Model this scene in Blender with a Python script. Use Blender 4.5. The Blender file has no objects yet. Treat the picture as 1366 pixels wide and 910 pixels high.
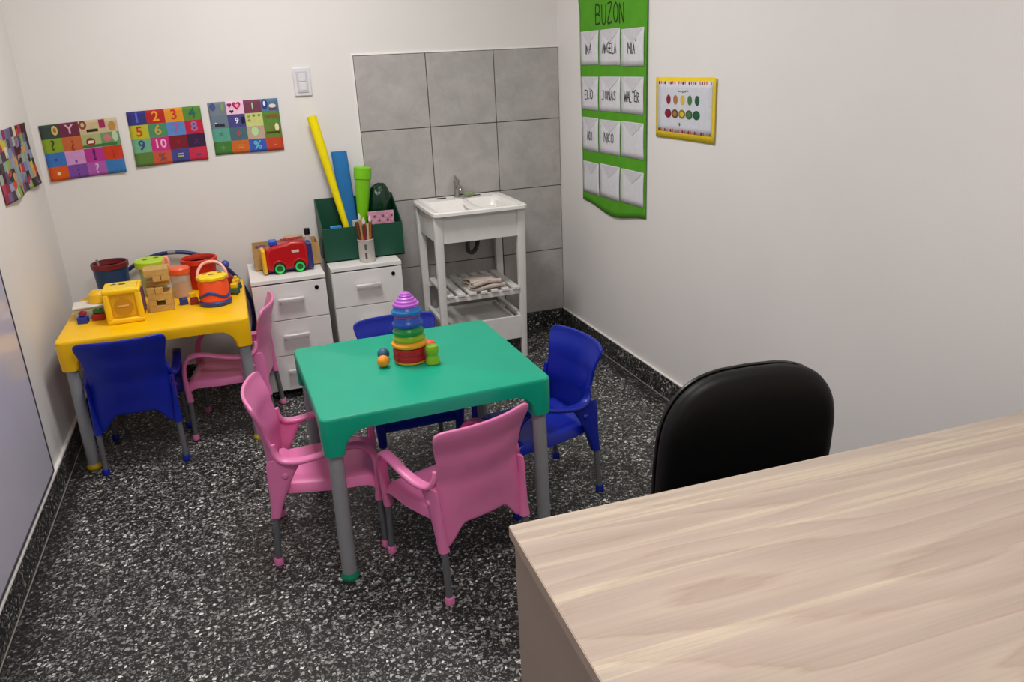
import bpy, bmesh, math, random
from mathutils import Vector, Matrix, noise
random.seed(7)
C = bpy.context.scene.collection
PI = math.pi
# ------------------------------------------------------------------ camera, world, lights, exposure
cam_d = bpy.data.cameras.new('camera'); cam = bpy.data.objects.new('camera', cam_d); C.objects.link(cam)
cam_d.sensor_width = 36.0; cam_d.sensor_fit = 'HORIZONTAL'; cam_d.lens = 36.0 * 1051.4 / 1366.0
cam_d.clip_start = 0.05
_yaw, _pit, _rol = 0.3263, -0.3420, -0.0476
_f = Vector((math.sin(_yaw)*math.cos(_pit), math.cos(_yaw)*math.cos(_pit), math.sin(_pit)))
_r = Vector((math.cos(_yaw), -math.sin(_yaw), 0)); _u = _r.cross(_f)
_r2 = _r*math.cos(_rol) + _u*math.sin(_rol); _u2 = -_r*math.sin(_rol) + _u*math.cos(_rol)
cam.matrix_world = Matrix(((_r2.x, _u2.x, -_f.x, -1.7189), (_r2.y, _u2.y, -_f.y, -4.1017), (_r2.z, _u2.z, -_f.z, 1.484), (0, 0, 0, 1)))
bpy.context.scene.camera = cam
sc = bpy.context.scene
sc.view_settings.view_transform = 'Standard'; sc.view_settings.look = 'None'
sc.view_settings.gamma = 1.0; sc.view_settings.use_curve_mapping = False
sc.view_settings.exposure = 0.0
w = bpy.data.worlds.new('world'); sc.world = w; w.use_nodes = True
w.node_tree.nodes['Background'].inputs[0].default_value = (0.9, 0.95, 1.0, 1); w.node_tree.nodes['Background'].inputs[1].default_value = 0.3
CEIL = 2.6
LAMPS = [(-1.45, -1.25, 27.0), (-1.35, -3.55, 22.0)]     # two ceiling panels: x, y, watts
def area(x, y, watts):
    l = bpy.data.lights.new('panel_light', 'AREA'); l.shape = 'SQUARE'; l.size = 0.5; l.energy = watts; l.color = (1.0, 0.984, 0.976)
    o = bpy.data.objects.new('panel_light', l); C.objects.link(o); o.location = (x, y, CEIL-0.045)
for x, y, e in LAMPS: area(x, y, e)

# ------------------------------------------------------------------ materials
def lin(c):
    return c/12.92 if c <= 0.04045 else ((c+0.055)/1.055)**2.4
def rgb(h):
    if isinstance(h, str):
        h = h.lstrip('#'); h = [int(h[i:i+2], 16)/255 for i in (0, 2, 4)]
    return tuple(lin(v) for v in h) + (1.0,)
MATS = {}
def mat(name, col, rough=0.45, metal=0.0, var=0.06, scale=30.0, bump=0.0, bscale=200.0, spec=0.5, trans=0.0, coat=0.0):
    if name in MATS: return MATS[name]
    m = bpy.data.materials.new(name); m.use_nodes = True; nt = m.node_tree; N = nt.nodes; L = nt.links
    b = N['Principled BSDF']; c = rgb(col)
    tc = N.new('ShaderNodeTexCoord'); nz = N.new('ShaderNodeTexNoise'); nz.inputs['Scale'].default_value = scale; nz.inputs['Detail'].default_value = 3
    L.new(tc.outputs['Object'], nz.inputs['Vector'])
    mr = N.new('ShaderNodeMapRange'); mr.inputs[1].default_value = 0.3; mr.inputs[2].default_value = 0.7
    mr.inputs[3].default_value = 1-var; mr.inputs[4].default_value = 1+var; L.new(nz.outputs['Fac'], mr.inputs[0])
    mx = N.new('ShaderNodeVectorMath'); mx.operation = 'SCALE'; mx.inputs[0].default_value = c[:3]; L.new(mr.outputs[0], mx.inputs['Scale'])
    L.new(mx.outputs[0], b.inputs['Base Color'])
    b.inputs['Roughness'].default_value = rough; b.inputs['Metallic'].default_value = metal; b.inputs['Specular IOR Level'].default_value = spec
    b.inputs['Transmission Weight'].default_value = trans; b.inputs['Coat Weight'].default_value = coat
    if bump:
        n2 = N.new('ShaderNodeTexNoise'); n2.inputs['Scale'].default_value = bscale; n2.inputs['Detail'].default_value = 4; L.new(tc.outputs['Object'], n2.inputs['Vector'])
        bp = N.new('ShaderNodeBump'); bp.inputs['Strength'].default_value = bump; bp.inputs['Distance'].default_value = 0.002
        L.new(n2.outputs['Fac'], bp.inputs['Height']); L.new(bp.outputs[0], b.inputs['Normal'])
    MATS[name] = m; return m
def plast(name, col, rough=0.38): return mat('plastic_'+name, col, rough, var=0.03, scale=12, bump=0.03, bscale=400)
def paper(name, col): return mat('paper_'+name, col, 0.75, var=0.05, scale=60, spec=0.25)

def ramp(N, stops):
    r = N.new('ShaderNodeValToRGB'); e = r.color_ramp.elements
    while len(e) < len(stops): e.new(0.5)
    for el, (p, c) in zip(e, stops): el.position = p; el.color = c
    return r
def terrazzo(name, dark, lo, hi, border=False):
    m = bpy.data.materials.new(name); m.use_nodes = True; nt = m.node_tree; N = nt.nodes; L = nt.links; b = N['Principled BSDF']
    tc = N.new('ShaderNodeTexCoord')
    wz = N.new('ShaderNodeTexNoise'); wz.inputs['Scale'].default_value = 55; wz.inputs['Detail'].default_value = 2; L.new(tc.outputs['Object'], wz.inputs['Vector'])
    wa = N.new('ShaderNodeVectorMath'); wa.operation = 'MULTIPLY_ADD'; wa.inputs[1].default_value = (0.016,)*3; L.new(wz.outputs['Color'], wa.inputs[0]); L.new(tc.outputs['Object'], wa.inputs[2])
    col = None
    base = N.new('ShaderNodeRGB'); base.outputs[0].default_value = (*dark, 1); col = base.outputs[0]
    for sc_, thr, edge, a, bb in ((190, 0.62, 0.06, 0.25, 0.6), (82, lo, 0.12, 0.25, 0.85), (106, hi, 0.09, 0.5, 1.75)):
        v = N.new('ShaderNodeTexVoronoi'); v.inputs['Scale'].default_value = sc_; L.new(wa.outputs[0], v.inputs['Vector'])
        d = N.new('ShaderNodeTexVoronoi'); d.feature = 'DISTANCE_TO_EDGE'; d.inputs['Scale'].default_value = sc_; L.new(wa.outputs[0], d.inputs['Vector'])
        s = N.new('ShaderNodeSeparateColor'); L.new(v.outputs['Color'], s.inputs[0])
        g = N.new('ShaderNodeMath'); g.operation = 'GREATER_THAN'; g.inputs[1].default_value = thr; L.new(s.outputs[0], g.inputs[0])
        e = N.new('ShaderNodeMapRange'); e.inputs[1].default_value = edge; e.inputs[2].default_value = edge+0.08; L.new(d.outputs['Distance'], e.inputs[0])
        mu = N.new('ShaderNodeMath'); mu.operation = 'MULTIPLY'; L.new(g.outputs[0], mu.inputs[0]); L.new(e.outputs[0], mu.inputs[1])
        if border:
            gx = N.new('ShaderNodeSeparateXYZ'); L.new(tc.outputs['Object'], gx.inputs[0])
            ab = N.new('ShaderNodeMath'); ab.operation = 'ABSOLUTE'; ad = N.new('ShaderNodeMath'); ad.inputs[1].default_value = 1.262; L.new(gx.outputs[0], ad.inputs[0]); L.new(ad.outputs[0], ab.inputs[0])
            bm_ = N.new('ShaderNodeMapRange'); bm_.inputs[1].default_value = 1.155; bm_.inputs[2].default_value = 1.215; bm_.inputs[3].default_value = 1.0; bm_.inputs[4].default_value = 0.3; L.new(ab.outputs[0], bm_.inputs[0])
            m3 = N.new('ShaderNodeMath'); m3.operation = 'MULTIPLY'; L.new(mu.outputs[0], m3.inputs[0]); L.new(bm_.outputs[0], m3.inputs[1]); mu = m3
        rc = ramp(N, [(0.0, (0.10*a*2, 0.10*a*2, 0.095*a*2, 1)), (0.55, (0.28*bb, 0.275*bb, 0.26*bb, 1)), (1.0, (0.55*bb, 0.545*bb, 0.52*bb, 1))]); L.new(s.outputs[1], rc.inputs[0])
        mx = N.new('ShaderNodeMix'); mx.data_type = 'RGBA'; L.new(mu.outputs[0], mx.inputs[0]); L.new(col, mx.inputs[6]); L.new(rc.outputs[0], mx.inputs[7]); col = mx.outputs[2]
    L.new(col, b.inputs['Base Color']); b.inputs['Roughness'].default_value = 0.42; b.inputs['Specular IOR Level'].default_value = 0.35
    return m
def wall_paint(name, col):
    return mat(name, col, 0.6, var=0.012, scale=3, bump=0.12, bscale=170, spec=0.3)
def stone_tile():
    m = bpy.data.materials.new('grey_stone_tile'); m.use_nodes = True; nt = m.node_tree; N = nt.nodes; L = nt.links; b = N['Principled BSDF']
    tc = N.new('ShaderNodeTexCoord'); oi = N.new('ShaderNodeObjectInfo')
    ad = N.new('ShaderNodeVectorMath'); ad.operation = 'MULTIPLY_ADD'; ad.inputs[1].default_value = (1, 1, 1)
    rv = N.new('ShaderNodeCombineXYZ'); ml = N.new('ShaderNodeMath'); ml.operation = 'MULTIPLY'; ml.inputs[1].default_value = 37.0; L.new(oi.outputs['Random'], ml.inputs[0])
    L.new(ml.outputs[0], rv.inputs[0]); L.new(ml.outputs[0], rv.inputs[2]); L.new(tc.outputs['Object'], ad.inputs[0]); L.new(rv.outputs[0], ad.inputs[2])
    n1 = N.new('ShaderNodeTexNoise'); n1.inputs['Scale'].default_value = 8; n1.inputs['Detail'].default_value = 9; n1.inputs['Roughness'].default_value = 0.7; n1.inputs['Distortion'].default_value = 0.35
    L.new(ad.outputs[0], n1.inputs['Vector'])
    r = ramp(N, [(0.3, rgb('#a39e9b')), (0.5, rgb('#b0aba8')), (0.72, rgb('#bdb9b5'))]); L.new(n1.outputs['Fac'], r.inputs[0]); L.new(r.outputs[0], b.inputs['Base Color'])
    b.inputs['Roughness'].default_value = 0.5; b.inputs['Specular IOR Level'].default_value = 0.35
    return m
def laminate():
    m = bpy.data.materials.new('pale_wood_laminate'); m.use_nodes = True; nt = m.node_tree; N = nt.nodes; L = nt.links; b = N['Principled BSDF']
    tc = N.new('ShaderNodeTexCoord')
    def mp(sx, sy, sz, lx=0):
        q = N.new('ShaderNodeMapping'); q.inputs['Scale'].default_value = (sx, sy, sz); q.inputs['Location'].default_value = (lx, lx*0.7, 0); L.new(tc.outputs['Object'], q.inputs[0]); return q.outputs[0]
    # broad cathedral figure: contour lines of a stretched field
    n0 = N.new('ShaderNodeTexNoise'); n0.inputs['Scale'].default_value = 1.0; n0.inputs['Detail'].default_value = 1.5; n0.inputs['Distortion'].default_value = 0.3; L.new(mp(0.55, 4.0, 1), n0.inputs['Vector'])
    k = N.new('ShaderNodeMath'); k.operation = 'MULTIPLY'; k.inputs[1].default_value = 13.0; L.new(n0.outputs['Fac'], k.inputs[0])
    n3 = N.new('ShaderNodeTexNoise'); n3.inputs['Scale'].default_value = 1.0; n3.inputs['Detail'].default_value = 5; L.new(mp(3.5, 60, 1, 3.1), n3.inputs['Vector'])
    ka = N.new('ShaderNodeMath'); ka.operation = 'MULTIPLY_ADD'; ka.inputs[1].default_value = 0.7; L.new(n3.outputs['Fac'], ka.inputs[0]); L.new(k.outputs[0], ka.inputs[2])
    fr = N.new('ShaderNodeMath'); fr.operation = 'FRACT'; L.new(ka.outputs[0], fr.inputs[0])
    r1 = ramp(N, [(0.0, rgb('#a8937f')), (0.12, rgb('#b5a495')), (0.5, rgb('#bdad9e')), (0.88, rgb('#cfc0ad')), (1.0, rgb('#b5a08f'))]); L.new(fr.outputs[0], r1.inputs[0])
    # long cream and pink bands
    n1 = N.new('ShaderNodeTexNoise'); n1.inputs['Scale'].default_value = 1.0; n1.inputs['Detail'].default_value = 6; n1.inputs['Roughness'].default_value = 0.62; n1.inputs['Distortion'].default_value = 0.25; L.new(mp(0.30, 9.0, 1, 5.3), n1.inputs['Vector'])
    r2 = ramp(N, [(0.36, rgb('#b3a092')), (0.43, rgb('#bba599')), (0.48, rgb('#c0ac9e')), (0.505, rgb('#d5c4ab')), (0.535, rgb('#bcab9d')), (0.59, rgb('#b3a194')), (0.625, rgb('#d0c0a6')), (0.69, rgb('#b6a898'))]); L.new(n1.outputs['Fac'], r2.inputs[0])
    mx = N.new('ShaderNodeMix'); mx.data_type = 'RGBA'; mx.inputs[0].default_value = 0.66; L.new(r1.outputs[0], mx.inputs[6]); L.new(r2.outputs[0], mx.inputs[7])
    # fine fibres
    n2 = N.new('ShaderNodeTexNoise'); n2.inputs['Scale'].default_value = 1.0; n2.inputs['Detail'].default_value = 3; L.new(mp(7, 260, 1, 1.7), n2.inputs['Vector'])
    mr = N.new('ShaderNodeMapRange'); mr.inputs[1].default_value = 0.3; mr.inputs[2].default_value = 0.7; mr.inputs[3].default_value = 0.95; mr.inputs[4].default_value = 1.04; L.new(n2.outputs['Fac'], mr.inputs[0])
    vm = N.new('ShaderNodeVectorMath'); vm.operation = 'SCALE'; L.new(mx.outputs[2], vm.inputs[0]); L.new(mr.outputs[0], vm.inputs['Scale'])
    L.new(vm.outputs[0], b.inputs['Base Color']); b.inputs['Roughness'].default_value = 0.5; b.inputs['Specular IOR Level'].default_value = 0.3
    return m
def clear(name, col=(0.95, 0.95, 0.95), alpha=0.25, rough=0.1):
    if name in MATS: return MATS[name]
    m = mat(name, col, rough, var=0.02); m.node_tree.nodes['Principled BSDF'].inputs['Alpha'].default_value = alpha
    return m

# ------------------------------------------------------------------ mesh helpers
class MB:
    def __init__(s): s.v = []; s.f = []; s.m = []
    def add(s, vs, fs, mi=0):
        o = len(s.v); s.v += [tuple(x) for x in vs]; s.f += [tuple(o+i for i in q) for q in fs]; s.m += [mi]*len(fs); return s
    def box(s, c, d, rz=0, mi=0, rot=None):
        M = rot if rot else Matrix.Rotation(rz, 3, 'Z'); c = Vector(c); hx, hy, hz = d[0]/2, d[1]/2, d[2]/2
        vs = [c + M @ Vector((x, y, z)) for z in (-hz, hz) for x, y in ((-hx, -hy), (hx, -hy), (hx, hy), (-hx, hy))]
        return s.add(vs, [(3, 2, 1, 0), (4, 5, 6, 7), (0, 1, 5, 4), (1, 2, 6, 5), (2, 3, 7, 6), (3, 0, 4, 7)], mi)
    def loft(s, secs, n=14, mi=0, cap=True, power=2.0):
        """secs: (centre, a, b) half axis vectors"""
        vs = []; fs = []
        for c, a, b in secs:
            c, a, b = Vector(c), Vector(a), Vector(b)
            for i in range(n):
                t = 2*PI*i/n; ct, st = math.cos(t), math.sin(t); e = 2.0/power
                vs.append(c + a*(math.copysign(abs(ct)**e, ct)) + b*(math.copysign(abs(st)**e, st)))
        for k in range(len(secs)-1):
            for i in range(n):
                j = (i+1) % n; fs.append((k*n+i, k*n+j, (k+1)*n+j, (k+1)*n+i))
        if cap: fs.append(tuple(range(n-1, -1, -1))); fs.append(tuple((len(secs)-1)*n+i for i in range(n)))
        return s.add(vs, fs, mi)
    def tube(s, pts, r, n=12, mi=0, smooth=0, flat=1.0, up=(0, 0, 1), closed=False):
        pts = [Vector(p) for p in pts]; rs = r if isinstance(r, (list, tuple)) else [r]*len(pts)
        if smooth: pts, rs = catmull(pts, rs, smooth)
        secs = []; prev = None
        for i, p in enumerate(pts):
            if closed: t = (pts[(i+1) % len(pts)]-pts[i-1]).normalized()
            else: t = (pts[min(i+1, len(pts)-1)]-pts[max(i-1, 0)]).normalized()
            a = prev if prev else Vector(up)
            a = a - t*a.dot(t)
            if a.length < 1e-4: a = Vector((1, 0, 0)) - t*t.x
            a.normalize(); prev = a; b = t.cross(a); secs.append((p, a*rs[i]*flat, b*rs[i]))
        if closed:
            secs.append(secs[0]); return s.loft(secs, n, mi, cap=False)
        return s.loft(secs, n, mi)
    def cyl(s, p0, p1, r0, r1=None, n=20, mi=0): return s.tube([p0, p1], [r0, r0 if r1 is None else r1], n, mi, up=(0.3, 0.9, 0.1))
    def lathe(s, prof, c=(0, 0, 0), n=28, mi=0, M=None):
        c = Vector(c); vs = []; fs = []
        for r, z in prof:
            for i in range(n):
                t = 2*PI*i/n; p = Vector((max(r, 1e-5)*math.cos(t), max(r, 1e-5)*math.sin(t), z)); vs.append(c + (M @ p if M else p))
        for k in range(len(prof)-1):
            for i in range(n):
                j = (i+1) % n; fs.append((k*n+i, k*n+j, (k+1)*n+j, (k+1)*n+i))
        fs.append(tuple(range(n-1, -1, -1))); fs.append(tuple((len(prof)-1)*n+i for i in range(n)))
        return s.add(vs, fs, mi)
    def ball(s, c, r, n=20, mi=0, sz=1.0):
        k = n//2; return s.lathe([(r*math.sin(PI*i/k), -r*sz*math.cos(PI*i/k)) for i in range(k+1)], c, n, mi)
    def grid(s, fn, nu, nv, mi=0):
        vs = [fn(i/nu, j/nv) for j in range(nv+1) for i in range(nu+1)]
        fs = [(j*(nu+1)+i, j*(nu+1)+i+1, (j+1)*(nu+1)+i+1, (j+1)*(nu+1)+i) for j in range(nv) for i in range(nu)]
        return s.add(vs, fs, mi)
    def prism(s, poly, axis, d0, d1, mi=0):
        """poly 2D; axis 'x': (y,z) poly, 'y': (x,z), 'z': (x,y)"""
        def P(p, d): return {'x': (d, p[0], p[1]), 'y': (p[0], d, p[1]), 'z': (p[0], p[1], d)}[axis]
        n = len(poly); vs = [P(p, d0) for p in poly] + [P(p, d1) for p in poly]
        fs = [tuple(range(n-1, -1, -1)), tuple(range(n, 2*n))] + [(i, (i+1) % n, n+(i+1) % n, n+i) for i in range(n)]
        return s.add(vs, fs, mi)
    def mesh(s, name, mats, smooth=True, angle=35, weld=0.0):
        me = bpy.data.meshes.new(name); me.from_pydata(s.v, [], s.f)
        if not isinstance(mats, (list, tuple)): mats = [mats]
        for m in mats: me.materials.append(m)
        me.polygons.foreach_set('material_index', s.m)
        bm = bmesh.new(); bm.from_mesh(me)
        if weld: bmesh.ops.remove_doubles(bm, verts=bm.verts, dist=weld)
        bmesh.ops.recalc_face_normals(bm, faces=bm.faces); bm.to_mesh(me); bm.free()
        if smooth:
            me.shade_smooth(); me.set_sharp_from_angle(angle=math.radians(angle))
        return me
    def build(s, name, mats, parent=None, loc=None, rz=0, bevel=0, seg=2, smooth=True, angle=35, solid=0, sub=0, weld=0.0, offset=0.0):
        o = bpy.data.objects.new(name, s.mesh(name, mats, smooth, angle, weld)); C.objects.link(o)
        if parent: o.parent = parent
        if loc: o.location = loc
        if rz: o.rotation_euler = (0, 0, rz)
        if solid:
            q = o.modifiers.new('solid', 'SOLIDIFY'); q.thickness = solid; q.offset = offset
        if bevel:
            q = o.modifiers.new('bevel', 'BEVEL'); q.width = bevel; q.segments = seg; q.limit_method = 'ANGLE'; q.angle_limit = math.radians(40)
        if sub:
            q = o.modifiers.new('sub', 'SUBSURF'); q.levels = sub; q.render_levels = sub
        return o
def catmull(pts, rs, k):
    P = [pts[0]]+pts+[pts[-1]]; R = [rs[0]]+list(rs)+[rs[-1]]; op = []; orr = []
    for i in range(1, len(P)-2):
        for j in range(k):
            t = j/k; a, b, c, d = P[i-1:i+3]
            op.append(0.5*((2*b)+(c-a)*t+(2*a-5*b+4*c-d)*t*t+(3*b-a-3*c+d)*t**3)); orr.append(R[i]*(1-t)+R[i+1]*t)
    op.append(pts[-1]); orr.append(rs[-1]); return op, orr
def tag(o, label, cat, group=None):
    o['label'] = label; o['category'] = cat
    if group: o['group'] = group
    return o
def thing(name, label, cat, loc=(0, 0, 0), rz=0, group=None):
    o = bpy.data.objects.new(name, None); C.objects.link(o); o.location = loc; o.rotation_euler = (0, 0, rz); o.empty_display_size = 0.05
    return tag(o, label, cat, group)
def copy_tree(o, parent=None):
    c = o.copy(); C.objects.link(c)
    if parent: c.parent = parent
    for ch in list(o.children): copy_tree(ch, c)
    return c
def struct(o): o['kind'] = 'structure'; return o

# ------------------------------------------------------------------ the room
XL = -2.524; YF = -5.3; T = 0.36; ZB = 0.4584
paint = wall_paint('wall_paint', '#e4e0dd')
terr = terrazzo('dark_terrazzo', (0.0165, 0.0155, 0.0145), 0.62, 0.80, True)
terr_b = terrazzo('dark_terrazzo_skirting', (0.014, 0.014, 0.013), 0.75, 0.93)
fl = MB().box(((XL)/2, YF/2, -0.05), (-XL+0.4, -YF+0.4, 0.1)).build('floor', terr, smooth=False); struct(fl)
struct(MB().box((XL/2, YF/2, CEIL+0.05), (-XL+0.4, -YF+0.4, 0.1)).build('ceiling', wall_paint('ceiling_paint', '#f0efec'), smooth=False))
wb = struct(MB().box((XL/2, 0.075, CEIL/2), (-XL+0.3, 0.15, CEIL)).build('wall_back', paint, smooth=False))
wr = struct(MB().box((0.075, YF/2, CEIL/2), (0.15, -YF, CEIL)).build('wall_right', paint, smooth=False))
wl = struct(MB().box((XL-0.075, YF/2, CEIL/2), (0.15, -YF, CEIL)).build('wall_left', paint, smooth=False))
struct(MB().box((XL/2, YF-0.075, CEIL/2), (-XL+0.3, 0.15, CEIL)).build('wall_front', paint, smooth=False))
# wall tiles behind the sink: each tile a part of the back wall
grout = mat('dark_grout', '#58534f', 0.9)
MB().box((-1.5*T-0.0005, -0.002, (0.1+ZB+3*T)/2), (3*T-0.001, 0.004, ZB+3*T-0.1)).build('grout', grout, wb, smooth=False)
stone = stone_tile()
rows = [(0.1, ZB)] + [(ZB+k*T, ZB+(k+1)*T) for k in range(3)]
tile_mesh = {}
for ri, (z0, z1) in enumerate(rows):
    for ci in range(3):
        h = z1-z0-0.0045; wd = T-0.0045
        key = round(h, 4)
        if key not in tile_mesh: tile_mesh[key] = MB().box((0, 0, 0), (wd, 0.008, h)).mesh('tile', stone, smooth=False)
        o = bpy.data.objects.new('tile', tile_mesh[key]); C.objects.link(o); o.parent = wb
        o.location = (-(ci+0.5)*T-0.001, -0.0052-random.uniform(0, 0.0006), (z0+z1)/2)
        q = o.modifiers.new('bevel', 'BEVEL'); q.width = 0.0012; q.segments = 2
caulk = mat('white_caulk', '#f2ece8', 0.6)
tt = MB(); tt.box((-1.5*T-0.003, -0.004, ZB+3*T+0.003), (3*T+0.006, 0.009, 0.006)); tt.box((-3*T-0.004, -0.004, (0.1+ZB+3*T)/2), (0.005, 0.009, ZB+3*T-0.1))
tt.build('tile_edging', caulk, wb, bevel=0.0015)
# skirting: terrazzo pieces with a white painted top line
def skirting(name, pieces, strips):
    root = bpy.data.objects.new(name, None); C.objects.link(root); struct(root)
    for c, d in pieces: MB().box(c, d).build('skirting_piece', terr_b, root, bevel=0.002)
    for c, d, m in strips: MB().box(c, d).build('top_line' if m is caulk else 'floor_joint', m, root, bevel=0.001)
    return root
joint = mat('pale_floor_joint', '#8f8a82', 0.8)
BX = [-0.012, -0.1, -0.50, -0.90, -1.30, -1.70, -2.10, XL+0.012]
skirting('baseboard_back', [(((BX[i]+BX[i+1])/2, -0.006, 0.0495), (BX[i]-BX[i+1]-0.003, 0.012, 0.099)) for i in range(7)],
         [((XL/2-1.5*T, -0.005, 0.1015), (-XL-3*T-0.01, 0.009, 0.005), caulk)])
PY = [-0.0, -0.60, -1.20, -1.80, -2.40, -3.0, -3.6, -4.2, -4.8, YF]
skirting('baseboard_right', [((-0.006, (PY[i]+PY[i+1])/2, 0.0495), (0.012, PY[i]-PY[i+1]-0.003, 0.099)) for i in range(9)],
         [((-0.0045, YF/2, 0.1015), (0.009, -YF-0.02, 0.006), caulk), ((-0.0145, YF/2, 0.001), (0.004, -YF-0.05, 0.003), joint)])
skirting('baseboard_left', [((XL+0.006, (PY[i]+PY[i+1])/2, 0.0495), (0.012, PY[i]-PY[i+1]-0.003, 0.099)) for i in range(9)],
         [((XL+0.007, YF/2, 0.1035), (0.014, -YF-0.02, 0.009), caulk), ((XL+0.0145, YF/2, 0.001), (0.004, -YF-0.05, 0.003), joint)])
# ceiling panels
white_metal = mat('white_lamp_metal', '#eeeeee', 0.5)
emi = bpy.data.materials.new('lamp_diffuser'); emi.use_nodes = True
_e = emi.node_tree.nodes['Principled BSDF']; _e.inputs['Emission Color'].default_value = (1, 0.955, 0.92, 1); _e.inputs['Emission Strength'].default_value = 3.0
for i, (x, y, e) in enumerate(LAMPS):
    t = thing('ceiling_light', ('square white ceiling light panel above the small tables', 'square white ceiling light panel above the wooden desk')[i], 'ceiling light', (x, y, CEIL), 0)
    fr = MB()
    for sx, sy, dx, dy in ((0, 1, .6, .03), (0, -1, .6, .03), (1, 0, .03, .54), (-1, 0, .03, .54)): fr.box((sx*0.285, sy*0.285, -0.0175), (dx, dy, 0.033))
    fr.build('frame', white_metal, t, bevel=0.003)
    MB().box((0, 0, -0.014), (0.538, 0.538, 0.018)).build('diffuser', emi, t)

# ------------------------------------------------------------------ desk
lam = laminate()
pan = mat('taupe_desk_panel', '#a8978b', 0.55, var=0.03, scale=8)
band = mat('desk_edge_band', '#b9a596', 0.5)
dk = thing('desk', 'large pale wood-grain office desk with taupe side panel in the foreground', 'desk', (-1.367, -3.0, 0), -0.0258)
DW, DD = 1.30, 0.78
MB().box((DW/2, -DD/2, 0.729), (DW, DD, 0.022)).build('desk_top', [lam], dk, bevel=0.0012, smooth=False)
eb = MB(); eb.box((-0.0006, -DD/2, 0.729), (0.0012, DD-0.002, 0.020)); eb.box((DW/2, 0.0006, 0.729), (DW-0.002, 0.0012, 0.02))
eb.build('edge_band', band, dk, smooth=False)
MB().box((0.014, -DD/2, 0.359), (0.018, DD-0.02, 0.718)).build('side_panel', pan, dk, bevel=0.001, smooth=False)
MB().box((DW-0.03, -DD/2, 0.359), (0.018, DD-0.02, 0.718)).build('side_panel', pan, dk, bevel=0.001, smooth=False)
MB().box((DW/2-0.008, -DD+0.10, 0.50), (DW-0.065, 0.018, 0.434)).build('modesty_panel', pan, dk, bevel=0.001, smooth=False)

# ------------------------------------------------------------------ black office chair
def office_chair(loc, rz):
    t = thing('office_chair', 'black leather-look office chair with rounded backrest behind the wooden desk', 'office chair', loc, rz)
    leather = mat('black_leather', '#0b0b0c', 0.5, var=0.1, scale=25, bump=0.15, bscale=260, spec=0.3)
    shell = mat('black_plastic_shell', '#08080a', 0.35, var=0.05)
    steel = mat('chrome', '#b8b8bc', 0.2, metal=1.0)
    # local: facing -y, backrest at y=0
    def outline(k=1.0, n=48):
        pts = []
        for i in range(n):
            a = 2*PI*i/n; c, s_ = math.cos(a), math.sin(a); p = 2/3.6
            x = 0.207*math.copysign(abs(c)**p, c); z = 0.205*math.copysign(abs(s_)**p, s_)
            x *= 1.0 - 0.07*max(0, z/0.205)**2
            z += 0.012*(1-(x/0.207)**2)*(1 if z > 0 else 0)
            pts.append((x*k, z*k))
        return pts
    def pad(y0, layers, curve=0.25):
        mb = MB(); vs = []; fs = []; n = 48
        for k, y in layers:
            for x, z in outline(k, n): vs.append((x, y0+y-curve*x*x-0.10*z, 0.646+z))
        for l in range(len(layers)-1):
            for i in range(n):
                j = (i+1) % n; fs.append((l*n+i, l*n+j, (l+1)*n+j, (l+1)*n+i))
        vs.append((0, y0+layers[0][1], 0.646)); vs.append((0, y0+layers[-1][1], 0.646)); a, b = len(vs)-2, len(vs)-1
        for i in range(n):
            j = (i+1) % n; fs.append((a, j, i)); fs.append((b, (len(layers)-1)*n+i, (len(layers)-1)*n+j))
        return mb.add(vs, fs)
    pad(0, [(0.3, -0.036), (0.7, -0.036), (0.86, -0.034), (0.94, -0.029), (0.985, -0.019), (1.0, -0.006), (0.985, 0.006), (0.95, 0.012)]).build('backrest_cushion', leather, t, angle=60)
    pad(0.0, [(0.90, 0.012), (0.985, 0.014), (0.995, 0.02), (0.97, 0.028), (0.7, 0.034), (0.3, 0.036)]).build('backrest_shell', shell, t, angle=60)
    def seat_fn(k, z):
        return [(0.24*k*math.copysign(abs(math.cos(a))**0.6, math.cos(a)), -0.29+0.235*k*math.copysign(abs(math.sin(a))**0.6, math.sin(a)), z) for a in [2*PI*i/40 for i in range(40)]]
    mb = MB(); vs = []; fs = []; lay = [(0.3, 0.41), (0.9, 0.41), (0.98, 0.42), (1.0, 0.44), (0.98, 0.462), (0.9, 0.475), (0.5, 0.48), (0.1, 0.478)]
    for k, z in lay: vs += seat_fn(k, z)
    for l in range(len(lay)-1):
        for i in range(40): fs.append((l*40+i, l*40+(i+1) % 40, (l+1)*40+(i+1) % 40, (l+1)*40+i))
    fs.append(tuple(range(39, -1, -1))); fs.append(tuple((len(lay)-1)*40+i for i in range(40)))
    mb.add(vs, fs).build('seat_cushion', leather, t, angle=60)
    MB().tube([(0, 0.045, 0.66), (0, 0.06, 0.52), (0, 0.03, 0.41), (0, -0.1, 0.395), (0, -0.25, 0.395)], 0.022, 10, smooth=5, flat=0.4).build('back_bracket', shell, t)
    MB().cyl((0, -0.29, 0.13), (0, -0.29, 0.405), 0.024).build('gas_column', steel, t)
    MB().lathe([(0.02, 0.07), (0.04, 0.075), (0.04, 0.12), (0.03, 0.14), (0.02, 0.14)], (0, -0.29, 0)).build('base_hub', shell, t)
    for k in range(5):
        a = 2*PI*k/5+0.3; d = Vector((math.cos(a), math.sin(a), 0)); c = Vector((0, -0.29, 0))
        MB().tube([c+d*0.03+Vector((0, 0, 0.105)), c+d*0.26+Vector((0, 0, 0.075))], [0.024, 0.015], 10).build('base_leg', shell, t)
        p = c+d*0.255; ax = Vector((-d.y, d.x, 0))
        cs = MB(); cs.cyl(p+Vector((0, 0, 0.025))-ax*0.02, p+Vector((0, 0, 0.025))+ax*0.02, 0.025); cs.cyl(p+Vector((0, 0, 0.04)), p+Vector((0, 0, 0.075)), 0.007); cs.build('caster', shell, t)
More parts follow.
